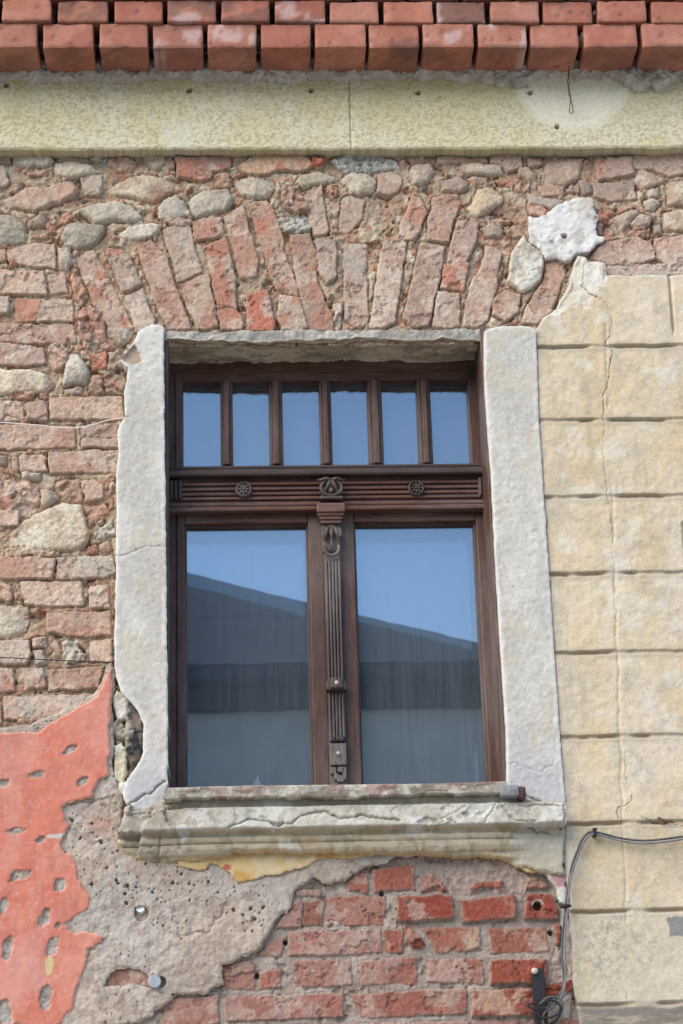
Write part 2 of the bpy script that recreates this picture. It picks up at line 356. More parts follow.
# ------------------------------------------------------------------ the old wall: every brick and stone surveyed one by one
# kind: b brick, s stone, r rough broken brick, c cement lump, w lime plaster remnant ; colour ; second colour (patches) ; outline
UNITS = '''
b 165,145,135 - -8,146 9,146.5 10,162 -8,163
s 190,176,166 - 9.2,148 22.5,146 37,149 50,154 53,159.5 49,164.5 29,166.5 12.5,161.5
s 188,168,158 - 57,160 60,154 70,152.5 86,157 88,162 60,162
s 206,190,170 - 54,162.5 68,160.5 90,163.5 102,170.5 88,174 68,178 54.5,175
c 168,172,174 - 88,157 100,156 108,158 107,166 98,165
r 165,118,104 - 108.5,158 122,155 134,160 133,168 120,172 109,165
b 178,160,148 - -8,165 5,165 9,183 5,187 -8,187
b 176,156,144 - 80,177 92,174 101,174 102,195 85,194.5
s 196,176,157 200,150,130 2,198.5 29,186 42,187.5 70,180 79,189 73,197.5 61,202 35,211 8,207
r 170,118,98 - 23,171 36,167 50,169 48,173.5 28,175
s 207,182,156 190,120,95 104.5,191 119,181 135,175 142,172.8 163,177 179,183 184,189 167,194 152.5,203.5 142,199.5 130,196 115,194
s 196,186,172 - 77,208.7 92,204.5 115,200.5 130,204 141,213 142,219 128,222 112,220 96,222 88,217
r 182,118,94 - 53,219 67,212 79,217 68,224 56,226
s 166,146,136 - 29,222 38,214 47,218 44,226 30,227
r 196,112,88 - 44,222 49,219 57,226 55,232 45,231
s 172,168,156 150,140,120 -8,216 10,214 20,219 27,227 26,238 20,244 -8,246
s 180,178,170 150,140,125 61,238 66,226 73,222.5 103,225 104,231 99,238 90,247 77,248.5 66,245
s 214,205,190 - 117,231 130,226 147,223.5 161,224 159,230 147,238 132,239 122,236
s 195,170,150 - 142,153.5 152,151.5 163,153 167,163 157,168.5 145,162.5
b 170,120,105 - 163,152 172,153 174,168 168,168
b 165,116,106 185,90,70 175,157 205,157.5 229,155 231,166 222,170 212,171 209,178 177,177
r 182,94,70 - 192,172 205,168 211,171 208,179 192,180
r 165,115,90 - 213,178 220,170 229,168 232,183 226,188 215,186
b 206,156,122 185,95,65 239,166 253,155.5 270,152 285,152 301,153 308,158 313,165 301,171 285,170 262,174 242,172
r 182,86,60 - 309,157 325,159 324,166 315,167
s 196,182,162 - 232,181 240,177 262,177 273,182 274,190 268,195.5 256,197 240,194
s 186,166,150 - 163,175 172,175 178,179 176,181 165,179
s 191,176,162 170,165,160 157.5,208 163,198.5 175,193.5 185,201.5 191,212 185,217 169,222 159,219
s 186,177,166 165,168,170 191,196 202,190 228,189 233,200 225,209 210,213 194,218 189,201
r 166,135,120 - 168,222 180,217 191,219 189,225 171,225
b 175,108,90 185,150,135 192,222 203,217 221,216 224,233 215,237 195,240
b 186,150,136 176,90,68 74,255.6 94,249.5 112,283 133.5,328 131,338 118,340 98,312
b 166,142,132 190,105,82 104.5,246.5 119,247 130,255 142,283 130,289.5 122,291
b 201,176,165 - 125,295.6 143,288.5 155,320 152,330 136,331
b 188,148,134 165,105,90 138,248.5 150,240 166,256 191.5,328 169,329 160,312
b 176,148,135 190,170,160 162,228 172,225.5 190,226 201,270 178,281
b 192,156,139 175,105,85 181,285 202,274 209,277 218,326 198,329 190,312
b 168,146,137 182,92,68 205,245 226,237 235,275 236,309 217,304
b 186,92,66 168,144,134 216,305 236,310 243,318 242,329 221,329
b 172,112,94 196,160,140 223,216 243,204 258,262 256,275 240,278 232,240
b 205,86,56 185,75,50 247,294 268,292 275,322 272,331 248,331
b 192,96,70 175,130,110 249,202 266,198 274,207 284,240 283,247 264,251 259,240
b 178,106,86 186,140,120 264,250.5 282.5,247 293,272 298,295 278,290 270,275
b 168,148,137 176,106,88 279,293 299,297 308,326 301,331 282,329 278,318
b 176,104,84 160,120,105 291,236 309,232 317,255 318,281 332,316 334,329 309,330 297,285
b 172,152,142 - 316,240 336,239 336,275 328,284 319,269
b 181,146,134 172,160,152 344,243 366.5,242 368,320 360,329 345,319
r 196,176,166 - 332,302 341,302 342,325 337,330 333,320
b 184,148,136 194,172,160 383,240 400,238 407,242 404,262 395,322 384,328 370,326 374,300
b 196,158,143 200,120,98 412,196 420,197 427,213 415,240 398,240 402,222
b 176,140,128 160,122,112 421,242 445,245.5 441,271 429,325 412.5,326 404,318
b 181,141,127 176,120,104 434,197 457.5,193 461,201 453,222 449,242 428,240 429,218
b 180,140,130 - 458,220 480,222 476,240 466,263 448,263 450,245
b 192,100,76 - 444,264 469,263 464,290.5 441,288
b 181,152,138 - 438,291.5 460,293.5 459,325 447,329 433,327
b 191,140,126 200,165,152 486,244 502,252.5 497,283 488,320 478,327 463,325 466,304 472,281 482,267
b 186,146,127 176,110,90 494.5,298 507,288.5 521,293.5 519,312 505,321 492.5,313
b 176,146,138 186,130,112 547,258.7 564.5,258.7 564.5,275 551,312 539,323 522.5,323 526.6,306 545,277
w 216,211,201 180,165,155 508,281 510,263 512,250.5 522.5,236 529,244 544,252.5 543,277 537,285 522.5,291.5 512,285
b 200,104,90 - 528,202 541,204 547,211 543,216 530,213
b 175,160,150 - 527,193 545,198 565,200 551,208 546,206 530,203
c 190,193,198 160,165,172 328,158 350,153 372,153 395,160 399,166 385,170 372,173 360,170 345,172 338,168
s 196,176,152 - 295,184 301,175 321.5,170 339,177 330,182 303,188
s 196,182,162 - 339,179 352,171 369,173 377,180 373,193 360,195.5 350,191
b 191,161,146 - 303,195 321.5,184 327.6,230 325.6,234 313,234
b 191,156,141 - 339,230 342,199.5 350,195 365.5,199.5 362.5,216 350,232
s 216,206,196 - 284,197 289,194 295,204 291,206
c 168,168,168 - 275,218 289,214 309,216 311,226 299,234 283,228
r 166,116,101 - 281,184 300,187 304,200 309,213 298,213 284,205
r 176,114,94 - 326,184 336,183 339,196 331,199 327,195
b 181,141,126 - 378,191 379,175 391,170 400,175 403,182 396,192 388,196
s 191,166,151 - 409.5,177 412.5,164.6 429,162.5 434,171 429,181 421,186 414.6,184
s 206,186,166 - 456.6,166.6 464,160.5 501,164.6 503,173 488,175 478,173 468,175
b 191,146,121 - 437,156 455,155 487,157 488,161 437,162
b 171,136,123 - 491,153 510,151 521,154 522,166 508,172 500,164 491,162
s 161,131,124 - 442,181 457.6,174 468,181 467,189 455.6,192 441,191
s 211,182,143 - 468,207.6 478,189 492.5,185 504,196 498.6,205.6 486,211 476,216
r 192,110,84 - 498,178 505,176 514,181 512,186 499,184
r 186,136,119 - 514,182 530,183 530,191 520,191.5 514,189
s 186,156,141 - 517,167 525,165 537,172 537,180 530,181 520,176
s 166,141,131 - 480,228 492,222 504,230 501,236 486,237
r 176,126,106 - 505,231 514,225 527,224 530,232 520,237 508,236
r 171,111,96 - 484,216 500,217 512,218 511,222 488,222
s 186,151,136 - 546,152 584.5,157 578.5,178 564,186.5 543,183
b 186,136,117 - 539,184 563,184 565,193.7 543,195
b 176,141,126 - 527,157 541,156 543,163 530,166
b 171,131,124 190,120,110 594,158 632,156.7 633.5,173.5 599,179.5
b 190,155,141 - 633,155 690,152 690,168 670,176 655,168 634,168
s 156,131,126 - 578,180 590,181 593,192 582,194
r 160,130,122 - 566,187 578,184 579,193 567,193
b 166,136,127 180,140,120 593,183 602,183 634.5,179.5 637,197 611,201 594,196
s 196,166,146 - 632,173.5 639,167.5 663,174.6 665.6,180.6 644,188 637,183
s 201,181,161 - 642,188 658.5,186.5 660,196 649,197
s 191,182,174 - 643,199 655,197 661,204 655,209 645,208
s 181,151,131 - 666,181 690,178 690,203 668,205
s 196,166,146 - 664,212 690,204 690,231 665,229
s 176,151,141 - 612,216 634.6,208 640,212 630,223.5 622,229.5
s 187,168,157 - 630,224 640,212 652,217 650,225 636,230
r 186,111,91 - 628,231 640,224 650,230 649,238 632,238
r 181,96,80 - 599,210 606,208 609,217 605,222 599,220
s 151,111,106 - 596,220 603,221 603,231 598,234
b 186,146,131 - 598,247 612,240 640,237 652,243 655,258 640,264 612,266 590,258
b 195,151,136 - 655,238 690,232 690,258 668,264 657,258
s 175,150,138 - 652,222 662,224 662,234 654,233
b 187,168,162 - 608,265 650,264 690,262 690,275 650,276 606,275
b 203,168,153 - 7,250.5 33,243 54,243 56,267 37,267 8,262
b 192,142,122 - -8,248 5,250 6,260 -8,261
r 202,120,90 - 7,260 17,259 18,265 9,266
s 180,160,150 - 57,246 69,248 71,261 68,272 60,269
b 203,168,148 196,150,130 -8,269 22,270 44,270 47,294 20,293.5 -8,291.5
b 192,157,142 - 49,274 66,275 67,291.5 51,293.5
b 197,118,94 185,100,75 15,298 43,299 38,320 16,320
b 202,171,156 - 42,299 72,297.6 73,320 37,320
b 196,168,153 - -8,296 8,297 9,312 -8,314
b 202,158,143 192,140,125 -8,322 12,323 72,322 76,337 75,341.5 40,342 -8,342
r 180,118,97 196,110,80 71,264 78,271 89,298 82,307 72,290
r 166,96,80 180,130,115 77,310 92,305 103,318 108,340 85,345 77,330
r 166,110,95 170,150,138 82,330 115,326 122,338 112,349 95,352 83,345
s 181,161,151 - 114,328 128,330 128,341 118,343
s 185,135,115 - 72,249 79,250 78,255 73,255
b 187,150,141 180,130,115 -8,344 23,344 44,348 45,362.5 25,364.5 -8,363.5
r 192,146,131 - 48,346 68,350 69,356 62,370 54,371 48,360
s 180,173,164 - 70.5,353 79,354 88.5,370 87.5,383 63,385 63,372
r 191,146,131 - 80,348 88,348 89,359 81,359
r 181,90,64 - 90,353 106,351 107,366 91,369
r 166,141,129 - 107,352 118,352 124,358 122,368 108,368
r 166,116,101 - 90,374 102,373 103,392 90,393
r 161,131,121 170,100,85 104,373 122,370 126,380 124,393 105,393
s 217,197,172 - -8,369 25,369 46,375 54,385 44,391 23,393 -8,394
r 181,121,106 - 10,392 32,391 32,399 12,399
r 181,126,106 - 37,391 48,390 48,397 38,398
b 202,167,150 - -8,398 21,401 23,419.5 -8,420.5
b 192,147,132 - 26,404 46,400 47,420 27,420
b 207,174,154 200,150,130 49.5,397 122,395.6 124,419 50,418.5
s 186,166,151 - 65,388 84,386 84,394 66,395
b 207,168,151 196,135,115 -8,423 74,425 76,446 -8,449
b 191,157,147 - 81,425 118,423 118,436 82,437
b 194,164,152 - 82,438.5 118,437.5 118,446 82,447
b 206,168,155 196,140,125 48,453 118,448 118,471 50,472.5
b 202,162,147 - 20,455 41,453 46.6,458 46,470 20,470.5
s 201,176,161 - -8,455 5,455 6,465 -8,466
b 191,151,136 - 12,457 18,457 18,470 14,470
s 196,177,164 - 21,472 40,472 40,478 22,479
r 202,163,148 190,120,105 -8,479 36,479 38,504 34,513 20,516 -8,508
b 207,168,155 - -8,508 18,511 18,525 -8,524
s 191,167,152 - 40,490 55,492 58,498 44,508 40,505
r 186,146,126 176,120,102 56,480 80,478 84,490 80,502 62,500 56,492
b 207,163,148 - 81,481 95,479.5 103,485 102,498 87.5,500
r 186,126,106 - 84,504 104,500 107,510 100,520 88,528
r 181,111,91 - 108,484 113,480 114,505 109,510
s 207,178,148 228,215,200 23,519 63,502 82,504 85,520 88,539 84,548 59,550 36,549 10,552 2,540 14,528
r 186,151,126 - 4,548 40,549 60,551 58,556 5,556
b 207,165,149 192,125,105 -8,557 38,557 55,559.5 52,578.5 -8,578
b 208,174,156 190,182,172 57,557.6 112,554.7 115,571 106,576.6 84,578.5 57,578.5
b 212,173,155 - 20,582 80,580.5 83.7,604 63,606 25,604
b 203,173,161 - 89.5,586 108.5,584 109.5,607 89.5,607
r 186,141,121 - -8,582 11,583 12,600 -8,602
c 187,182,175 - 89,537 112,516 114,535 95,539
r 191,114,94 - 88,545 97,544 97,552 90,553
s 206,166,141 - 98,544 108,540 111,549 100,550
s 207,193,175 - -8,603 27.6,606 29.5,619 25,630.5 11,636 -8,638
b 206,163,146 190,120,100 47.6,614 110,610.5 112,634 86,636 47.6,632
b 197,172,160 - -8,641 28.5,640 31,653 25,663 -8,662
c 197,183,171 - 61,639 77,639 85,653 84,661 60,661
b 207,168,153 - 89.5,640 110.5,639 112,661 91,661
s 191,171,159 - 33,650 42,650 46,663 34,664
b 201,168,156 190,130,115 23,668.5 43,667.5 44.7,685.6 25,688.5
b 182,138,121 170,112,94 48.5,669.5 104,666 98,688 47.6,689.5
b 206,182,171 190,110,90 -8,667 13,668 14,690 -8,692
b 196,152,141 180,165,155 4,697 95,694 80,708 60,716 40,722 5,718
r 166,116,91 - 17,718 36,717 38,725 22,729
b 190,150,138 - -8,700 1,701 1,722 -8,722
r 186,156,141 - 31,636 45,636 46,648 33,648
b 180,94,74 - 345.5,882 356,873 369,874 368,893 348,891
b 181,94,74 - 373,869 414,865 415,891 374.5,891
b 192,133,116 186,110,92 328,898 386,895 385,925.6 327,925.6
b 166,74,57 150,62,48 397,897 451,895 452,919 398,922
b 161,100,83 150,85,68 303,900.6 324,899 323,925.6 303,925.6
b 192,146,131 - 294,900.6 302,900.6 302,927 274,927
b 192,162,143 - 296,890 322,890 322,896 294,896
b 186,122,110 196,150,138 289,931 382,930 381,953 345,955 287,956
b 176,92,74 - 384,930 403,930 403,952 384,953
r 170,85,66 - 405,928 412,928 424,944 420,950 407,945
b 180,98,78 211,175,150 421,927 480,927 480,950 437,953
b 178,96,76 205,165,142 488,928 547,927 548.5,952 492,953
b 186,136,121 - 271,940 283.5,937.5 282,956 256,956
b 186,127,114 195,150,138 293,961 352,958.6 351,984 319,987.6 294,986
b 181,111,97 200,155,142 360,961 417,956 418,984 361,985
b 191,111,89 - 260,972 281,969 281,989 260,989
b 191,151,136 - 224,964 250,960 255,968 255,990 222,988
b 186,112,96 195,145,130 163,1000 218,996 219,1024 162,1027
b 186,115,101 196,150,138 225,997 343,993 344,1017 226,1022
b 176,96,81 186,135,120 349,994 467,988 467,1014 362,1018
b 181,111,96 206,162,148 428,960 482.5,958.7 484,983.6 427,982
b 176,84,59 - 490.5,960 547,959 547,983.6 490.5,983.6
b 171,85,65 205,160,135 473,990 533,988 534,1015 472,1017
r 171,85,64 - 535,987 555,985 572,983 572,990 550,1000 538,1003
b 176,85,67 190,120,100 460,900.6 514,895 515.5,919 461.5,922
b 171,80,62 - 525,894 552,894 559,919 525,919
b 176,85,65 - 526,877 536,879 549,886 545,889 526,888
r 186,98,76 - 470,886 485,881 502,882 500,888 472,890
r 186,110,90 - 420,880 430,873 438,878 446,888 443,892 420,891
b 166,70,55 - 554,925 560,924 559,945 555,945
r 161,110,95 - 355,857 395,853 410,852 412,857 380,861 358,861
r 171,105,90 - 410,851 445,853 440,858 410,858
c 192,172,160 - 445,856 470,856 500,860 520,866 527,875 526,893 515,894 490,893 470,894 450,894 446,880
c 190,172,160 - 555,946 562,946 563,984 552,984
w 216,206,192 - 560,905 566,900 572,930 574,985 570,1030 563,1030 562,960
b 192,146,126 - 98,992 103,962 153,962 158,992
w 190,182,172 - 548,1003 562,1002 563,1032 550,1032
r 214,110,100 - 565,965 569,962 570,975 566,978
s 88,84,86 58,56,60 130,706 136,703 143,723 143,753 137,765 131,768 127,750 124,735 126,720
w 214,204,176 - 113,745 122,742 127,752 128,770 122,787 114,780
w 224,220,208 - 115,690 125,695 131,702 125,720 117,722 113,705
c 176,166,152 - 111,725 120,718 124,728 123,742 113,743
w 205,200,190 - 114,786 124,782 136,768 146,760 140,790 126,800
'''


def parse_units():
    out = []
    for ln in UNITS.strip().split('\n'):
        k, c1, c2, *pts = ln.split()
        P = np.array([[float(v) for v in p.split(',')] for p in pts])
        for i in range(len(P)):
            if P[i, 0] <= -8: P[i, 0] = -22
            if P[i, 0] >= 690: P[i, 0] = 704
        c1 = [int(v) for v in c1.split(',')]
        c2 = None if c2 == '-' else [int(v) for v in c2.split(',')]
        out.append((k, c1, c2, P))
    R = random.Random(5)
    # the same masonry carried on past the edges of the view
    rows = [(146, 163), (166, 186), (189, 211), (215, 243), (247, 266), (270, 292), (297, 318), (322, 341), (345, 363), (369, 393), (398, 420), (424, 447),
            (453, 471), (478, 506), (510, 527), (532, 554), (558, 578), (582, 604), (608, 634), (640, 661), (667, 690), (696, 719), (723, 745)]
    pal = [(203, 165, 149), (196, 152, 138), (206, 172, 155), (186, 140, 122), (200, 182, 165), (180, 118, 97)]
    for (a, b) in rows:
        x = -26 - R.random() * 8
        while x > -190:
            w = R.choice([24, 28, 52, 62, 74])
            k = 'b' if a > 243 or R.random() < .35 else 's'
            j = [R.uniform(-1.6, 1.6) for _ in range(8)]
            if k == 's':
                P = [[x - w * .9, (a + b) / 2 + j[0]], [x - w * .6, a + j[1]], [x - w * .2, a + 2 + j[2]], [x, (a + b) / 2 + j[3]], [x - w * .25, b + j[4]], [x - w * .7, b - 1 + j[5]]]
            else:
                P = [[x - w + j[0], a + j[1]], [x + j[2], a + j[3]], [x + j[4], b + j[5]], [x - w + j[6], b + j[7]]]
            out.append((k, R.choice(pal), R.choice(pal), np.array(P, float)))
            x -= w + R.uniform(3, 6)
    for (a, b) in [(152, 174), (178, 203), (206, 232), (236, 262), (264, 276)]:
        x = 708
        while x < 900:
            w = R.choice([24, 40, 56])
            j = [R.uniform(-2, 2) for _ in range(8)]
            out.append(('b', R.choice(pal), R.choice(pal), np.array([[x + j[0], a + j[1]], [x + w + j[2], a + j[3]], [x + w + j[4], b + j[5]], [x + j[6], b + j[7]]])))
            x += w + R.uniform(3, 6)
    pal2 = [(181, 111, 96), (186, 115, 101), (176, 90, 70), (186, 127, 114), (171, 85, 65)]
    for i, (a, b) in enumerate([(1023, 1046), (1053, 1077), (1084, 1109), (1116, 1140)]):
        x = -190 + i * 31
        while x < 560:
            w = R.choice([56, 56, 112])
            sl = -.026
            f = lambda xx, yy: [xx, yy + sl * (xx - 400)]
            if not (i == 0 and x < 150):
                out.append(('b', R.choice(pal2), (196, 150, 138), np.array([f(x, a), f(x + w, a), f(x + w, b), f(x, b)])))
            x += w + 6
    return out


G = 0.0022
XW0, XW1 = Wx(-150, 512), Wx(860, 512)
ZW0, ZW1 = Wz(341, 1095), Wz(341, 128)
gx = np.arange(XW0, XW1, G); gz = np.arange(ZW0, ZW1, G)
X, Z = np.meshgrid(gx, gz)
n_f = fbm(X, Z, .012, 3, 2, .6); n_m = fbm(X, Z, .05, 4, 3, .55); n_l = fbm(X, Z, .25, 3, 4)
n_g = fbm(X, Z, .006, 2, 9)
wxA = (fbm(X, Z, .03, 4, 21, .62) - .5); wzA = (fbm(X, Z, .03, 4, 25, .62) - .5)
spall = fbm(X, Z, .045, 5, 31, .6)
dust = fbm(X, Z, .07, 5, 41, .62)
zlow = Wz(341, 838)
low = 1 - ss(zlow - .02, zlow + .02, Z)                     # the lower, better laid brickwork
# bedding mortar: sandy, crumbling, with gravel and brick crumbs in it
f1, f2, cid = worley(X + wxA * .006, Z + wzA * .006, .017, 3)
peb = np.clip(f2 - f1, 0, .5) * 2
pr = _VAL[cid]
f1b, f2b, cidb = worley(X, Z, .0075, 8)
H = -.0105 + (n_m - .5) * (.008 - .004 * low) + (n_f - .5) * (.006 - .003 * low)
peb_on = (pr > .42) & (low < .5)
H += np.where(peb_on, (peb ** .6) * (.001 + .009 * _VAL[(cid + 77) & 4095] ** 2), 0)
H += np.clip(f2b - f1b, 0, .4) * (.004 - .0025 * low)
deep = ss(.70, .84, fbm(X, Z, .035, 4, 51, .6))
H -= deep * (.012 * (1 - low) + .006 * low)
H = np.where(low > .5, H + .0062, H)
c_up = mixc(np.broadcast_to(lin((190, 160, 130)), X.shape + (3,)), lin((206, 184, 158)), ss(.42, .62, n_m))
c_up = mixc(c_up, lin((178, 132, 108)), ss(.50, .72, n_l * .5 + spall * .5) * .55)
pc = np.stack([lin(c) for c in [(186, 150, 130), (176, 110, 90), (196, 176, 158), (166, 128, 108), (190, 125, 100), (204, 190, 172), (160, 140, 128)]])
pcol = pc[(cid % len(pc))]
c_up = np.where(peb_on[..., None], c_up * .35 + pcol * .65, c_up)
c_lo = mixc(np.broadcast_to(lin((184, 164, 152)), X.shape + (3,)), lin((200, 182, 168)), ss(.4, .65, n_m))
C = c_up * (1 - low[..., None]) + c_lo * low[..., None]
C = C * (1 + (pr[..., None] - .5) * .12)
ID = np.full(X.shape, -1, np.int32)
UN = parse_units()
ARCH = pp('60,250 100,238 150,222 195,205 250,192 300,180 350,188 400,184 440,184 480,205 506,236 535,246 572,252 566,292 540,326 488,337 163,337 138,333 112,345 95,312')
for ui, (k, c1, c2, P) in enumerate(UN):
    R = np.random.RandomState(1000 + ui)
    x, z = W(P[:, 0], P[:, 1], 0.0)
    Pw = np.stack([x, z], 1)
    pad = .012
    i0, i1 = np.searchsorted(gx, [x.min() - pad, x.max() + pad]); j0, j1 = np.searchsorted(gz, [z.min() - pad, z.max() + pad])
    if i1 - i0 < 2 or j1 - j0 < 2: continue
    sl = (slice(j0, j1), slice(i0, i1))
    amp = {'b': .007, 's': .008, 'r': .014, 'c': .016, 'w': .007}[k]
    lx, lz = X[sl], Z[sl]
    islow = z.mean() < zlow
    toward = np.array((188, 150, 134)) if islow else np.array((210, 188, 164))
    tw = .22 if islow else .34
    if np.mean(c1) < 110: tw = 0
    c1 = np.array(c1) * (1 - tw) + toward * tw
    if c2 is not None: c2 = np.array(c2) * (1 - tw) + toward * tw
    sd = sdf_poly(lx + wxA[sl] * amp, lz + wzA[sl] * amp, Pw) + (n_f[sl] - .5) * .0022 + (.0020 if k in 'bs' and not islow else .0006)
    size = math.sqrt(max(1e-6, (x.max() - x.min()) * (z.max() - z.min())))
    r = {'b': .0032, 's': .011, 'r': .006, 'c': .007, 'w': .006}[k]
    r = min(r, size * .3)
    t = np.clip(sd / r, 0, 1); prof = np.sqrt(np.clip(1 - (1 - t) ** 2, 0, 1))
    h0 = {'b': .0, 's': .004, 'r': -.003, 'c': -.001, 'w': .011}[k] + R.uniform(-.004, .0045)
    if islow: h0 = (-.0045 if k == 'c' else .001) + R.uniform(-.003, .003)
    if np.mean(c1) < 110: h0 += .012
    drop = {'b': .011, 's': .015, 'r': .010, 'c': .010, 'w': .014}[k]
    if islow: drop *= .6
    u = (lx - x.mean()) / (size + .02); v = (lz - z.mean()) / (size + .02)
    tilt = (R.uniform(-.004, .004) * u + R.uniform(-.004, .004) * v) * (0.5 if islow else 1.4)
    h = h0 - (1 - prof) * drop + tilt
    s0 = spall[sl]
    if k == 'b':
        off = R.uniform(-.06, .06)
        ch = ss(.57 + off, .62 + off, s0) * (.0018 + .0030 * R.rand())
        h = h + (n_m[sl] - .5) * .0026 + (n_f[sl] - .5) * .0022 + (n_g[sl] - .5) * .0012 - ch
    elif k == 's':
        facet = np.zeros(lx.shape)
        for q_ in range(5):
            ang = R.uniform(0, 6.28)
            facet = np.maximum(facet, (u * math.cos(ang) + v * math.sin(ang) + (n_m[sl] - .5) * .25 - R.uniform(.0, .22)) * R.uniform(.012, .032))
        h = h - facet + (n_m[sl] - .5) * .005 + (n_f[sl] - .5) * .0028 + (n_g[sl] - .5) * .0014; ch = 0 * h
    elif k == 'r':
        f_, g_, c_ = worley(lx + wxA[sl] * .012, lz + wzA[sl] * .012, .021, ui)
        h = h + (_VAL[c_] - .5) * .011 + (n_m[sl] - .5) * .010 + (n_f[sl] - .5) * .005; ch = 0 * h
    elif k == 'c':
        h = h + (n_m[sl] - .5) * .012 + (n_f[sl] - .5) * .011 * (0.5 if islow else 1.3); ch = 0 * h
        if islow: h = h + .0015
    else:
        h = h + (n_m[sl] - .5) * .006 + (n_f[sl] - .5) * .004; ch = 0 * h
    ring = (sd <= 0.0005) & (sd > -.0035) & (ID[sl] < 0)
    Hs = H[sl]; Hs[ring] -= (.0075 if not islow else .002) * np.clip(n_m[sl][ring] * 1.6 - .25, 0, 1); H[sl] = Hs
    jit = 1 + R.uniform(-.05, .05)
    col = np.broadcast_to(lin(c1) * jit, lx.shape + (3,)).copy()
    d0 = dust[sl]
    if c2 is not None:
        o2 = R.uniform(-.05, .05)
        col = mixc(col, lin(c2) * jit, ss(.40 + o2, .66 + o2, fbm(lx + ui, lz, .05, 5, 60 + ui % 7, .6)))
    if k == 'b':
        red = lin((180, 104, 84)) if islow else lin((192, 138, 120))
        col = mixc(col, red, np.clip(ch / .0045, 0, 1) * (.45 if islow else .18))
        pale = lin((212, 186, 168)) if islow else lin((214, 192, 176))
        col = mixc(col, pale, ss(.60, .76, d0) * (.55 if islow else .6))
        col = mixc(col, lin((162, 122, 106)), ss(.62, .75, n_f[sl]) * .4)
        col = mixc(col, lin((185, 160, 142)), (1 - ss(.0, .006, sd)) * .55)
    elif k == 's':
        col = mixc(col, lin((222, 210, 192)), ss(.56, .72, d0) * .5)
        col = mixc(col, lin((168, 140, 120)), ss(.56, .70, s0) * .5)
        col = mixc(col, lin((142, 130, 120)), ss(.66, .76, n_f[sl]) * .4)
    elif k == 'r':
        col = mixc(col, lin((200, 165, 145)), ss(.52, .66, d0) * .5)
        col = col * (1 + (n_f[sl] - .5)[..., None] * .5)
    elif k == 'w':
        col = mixc(col, lin((176, 160, 146)), ss(.60, .68, spall[sl]) * .6)
        col = mixc(col, lin((238, 236, 230)), ss(.5, .6, d0) * .5)
    else:
        col = col * (1 + (n_f[sl] - .5)[..., None] * .35)
    win = (sd > 0) & (h > H[sl] - .004) if k != 'b' else (sd > 0) & (h > H[sl] - (0.012 if not islow else .003))
    Hs = H[sl]; Hs[win] = h[win]; H[sl] = Hs
    Cs = C[sl]; Cs[win] = col[win]; C[sl] = Cs
    Is = ID[sl]; Is[win] = ui; ID[sl] = Is
# old masonry bleached by lime and dust
lum = (C @ np.array((.25, .65, .10)))[..., None]
C = lum + (C - lum) * (.80 + .08 * low[..., None])
C = C * (np.array((1.13, 1.12, 1.03)) * (1 - low[..., None]) + np.array((.90, .89, .86)) * low[..., None])
# two drilled holes and one old peg hole
def punch(px, py, rad, depth):
    cx, cz = W(px, py, 0.0)
    d = np.hypot(X - cx + wxA * .004, Z - cz + wzA * .004)
    m = 1 - ss(rad * .75, rad * 1.1, d)
    H[:] = H - m * depth
    return d
d = punch(537, 906.5, .0105, .05)
rim = ss(.010, .0115, d) * (1 - ss(.0135, .017, d)) * (Z > Wz(537, 905.5))
C[:] = mixc(C, lin((222, 214, 206)), rim * .9)
punch(551, 933, .0055, .03); punch(382, 893, .006, .02); punch(285, 942, .005, .03); punch(257, 975, .006, .03)
# fine cracks in the upper brickwork
for s in ('-20,337 8,333 13,341 24,345', '0,420 8,413 23,420'):
    dl = dist_line(X + wxA * .01, Z + wzA * .01, pp(s))
    H[:] = H - .007 * np.exp(-(dl / .002) ** 2)

wall = thing('building_wall', 'weathered house wall of bare brick, rubble stone and peeling red, grey and cream plaster around the window', 'wall', (0, 0, 0))
OPEN = pp('150,345 497,343 519,812 152,812')
PIERCUT = pp('556,345 570,470 578,600 588,800 596,1000 600,1200 900,1200 900,300 640,300')
opn = sdf_poly(X, Z, OPEN) > 0
hid = (sdf_poly(X, Z, PIERCUT) > 0) | opn
Zc = Wz(341, 840)
arch = sdf_poly(X + wxA * .02, Z + wzA * .02, ARCH) > 0
lowm = Z < Zc
cell = lambda m: m[:-1, :-1] & m[1:, 1:] & m[:-1, 1:] & m[1:, :-1]
keep = ~(hid[:-1, :-1] & hid[1:, 1:])
ca = arch[:-1, :-1]; clo = lowm[:-1, :-1]
link('rubble_masonry', faces_to_mesh('rubble_masonry', X, Z, H, C, keep & ~ca & ~clo), M_MASON, wall, 'courses of pale worn bricks and field stones in crumbling mortar')
link('brick_arch', faces_to_mesh('brick_arch', X, Z, H, C, keep & ca & ~clo), M_MASON, wall, 'flat arch of upright worn bricks over the window')
link('lower_brickwork', faces_to_mesh('lower_brickwork', X, Z, H, C, keep & clo), M_MASON, wall, 'red bricks in grey mortar below the sill')

# ------------------------------------------------------------------ plaster coats on the wall
CHIPS = [(70, 750, 8.5, 3.4, 28), (37, 774, 10.5, 4, 18), (3, 783, 9, 4, 12), (83.5, 781, 6, 4, 38), (17, 831, 9, 4, 12), (41, 839.5, 5.5, 3.6, 15), (20, 875, 12, 5.2, 18),
         (60, 885, 6, 6.5, 45), (3, 905, 4.5, 8, 70), (44.6, 918, 5, 10, 75), (7, 948, 5.5, 12, 76), (51.6, 946, 5, 9, 75), (45.7, 996, 5.5, 12.5, 88), (4, 1013, 7, 13, 90), (58, 925, 3, 3, 0),
         (-40, 770, 9, 4, 20), (-50, 850, 10, 4.5, 20), (-36, 930, 5, 11, 75), (-90, 800, 9, 4, 15), (-95, 900, 5, 10, 70), (-60, 1000, 5, 12, 80)]


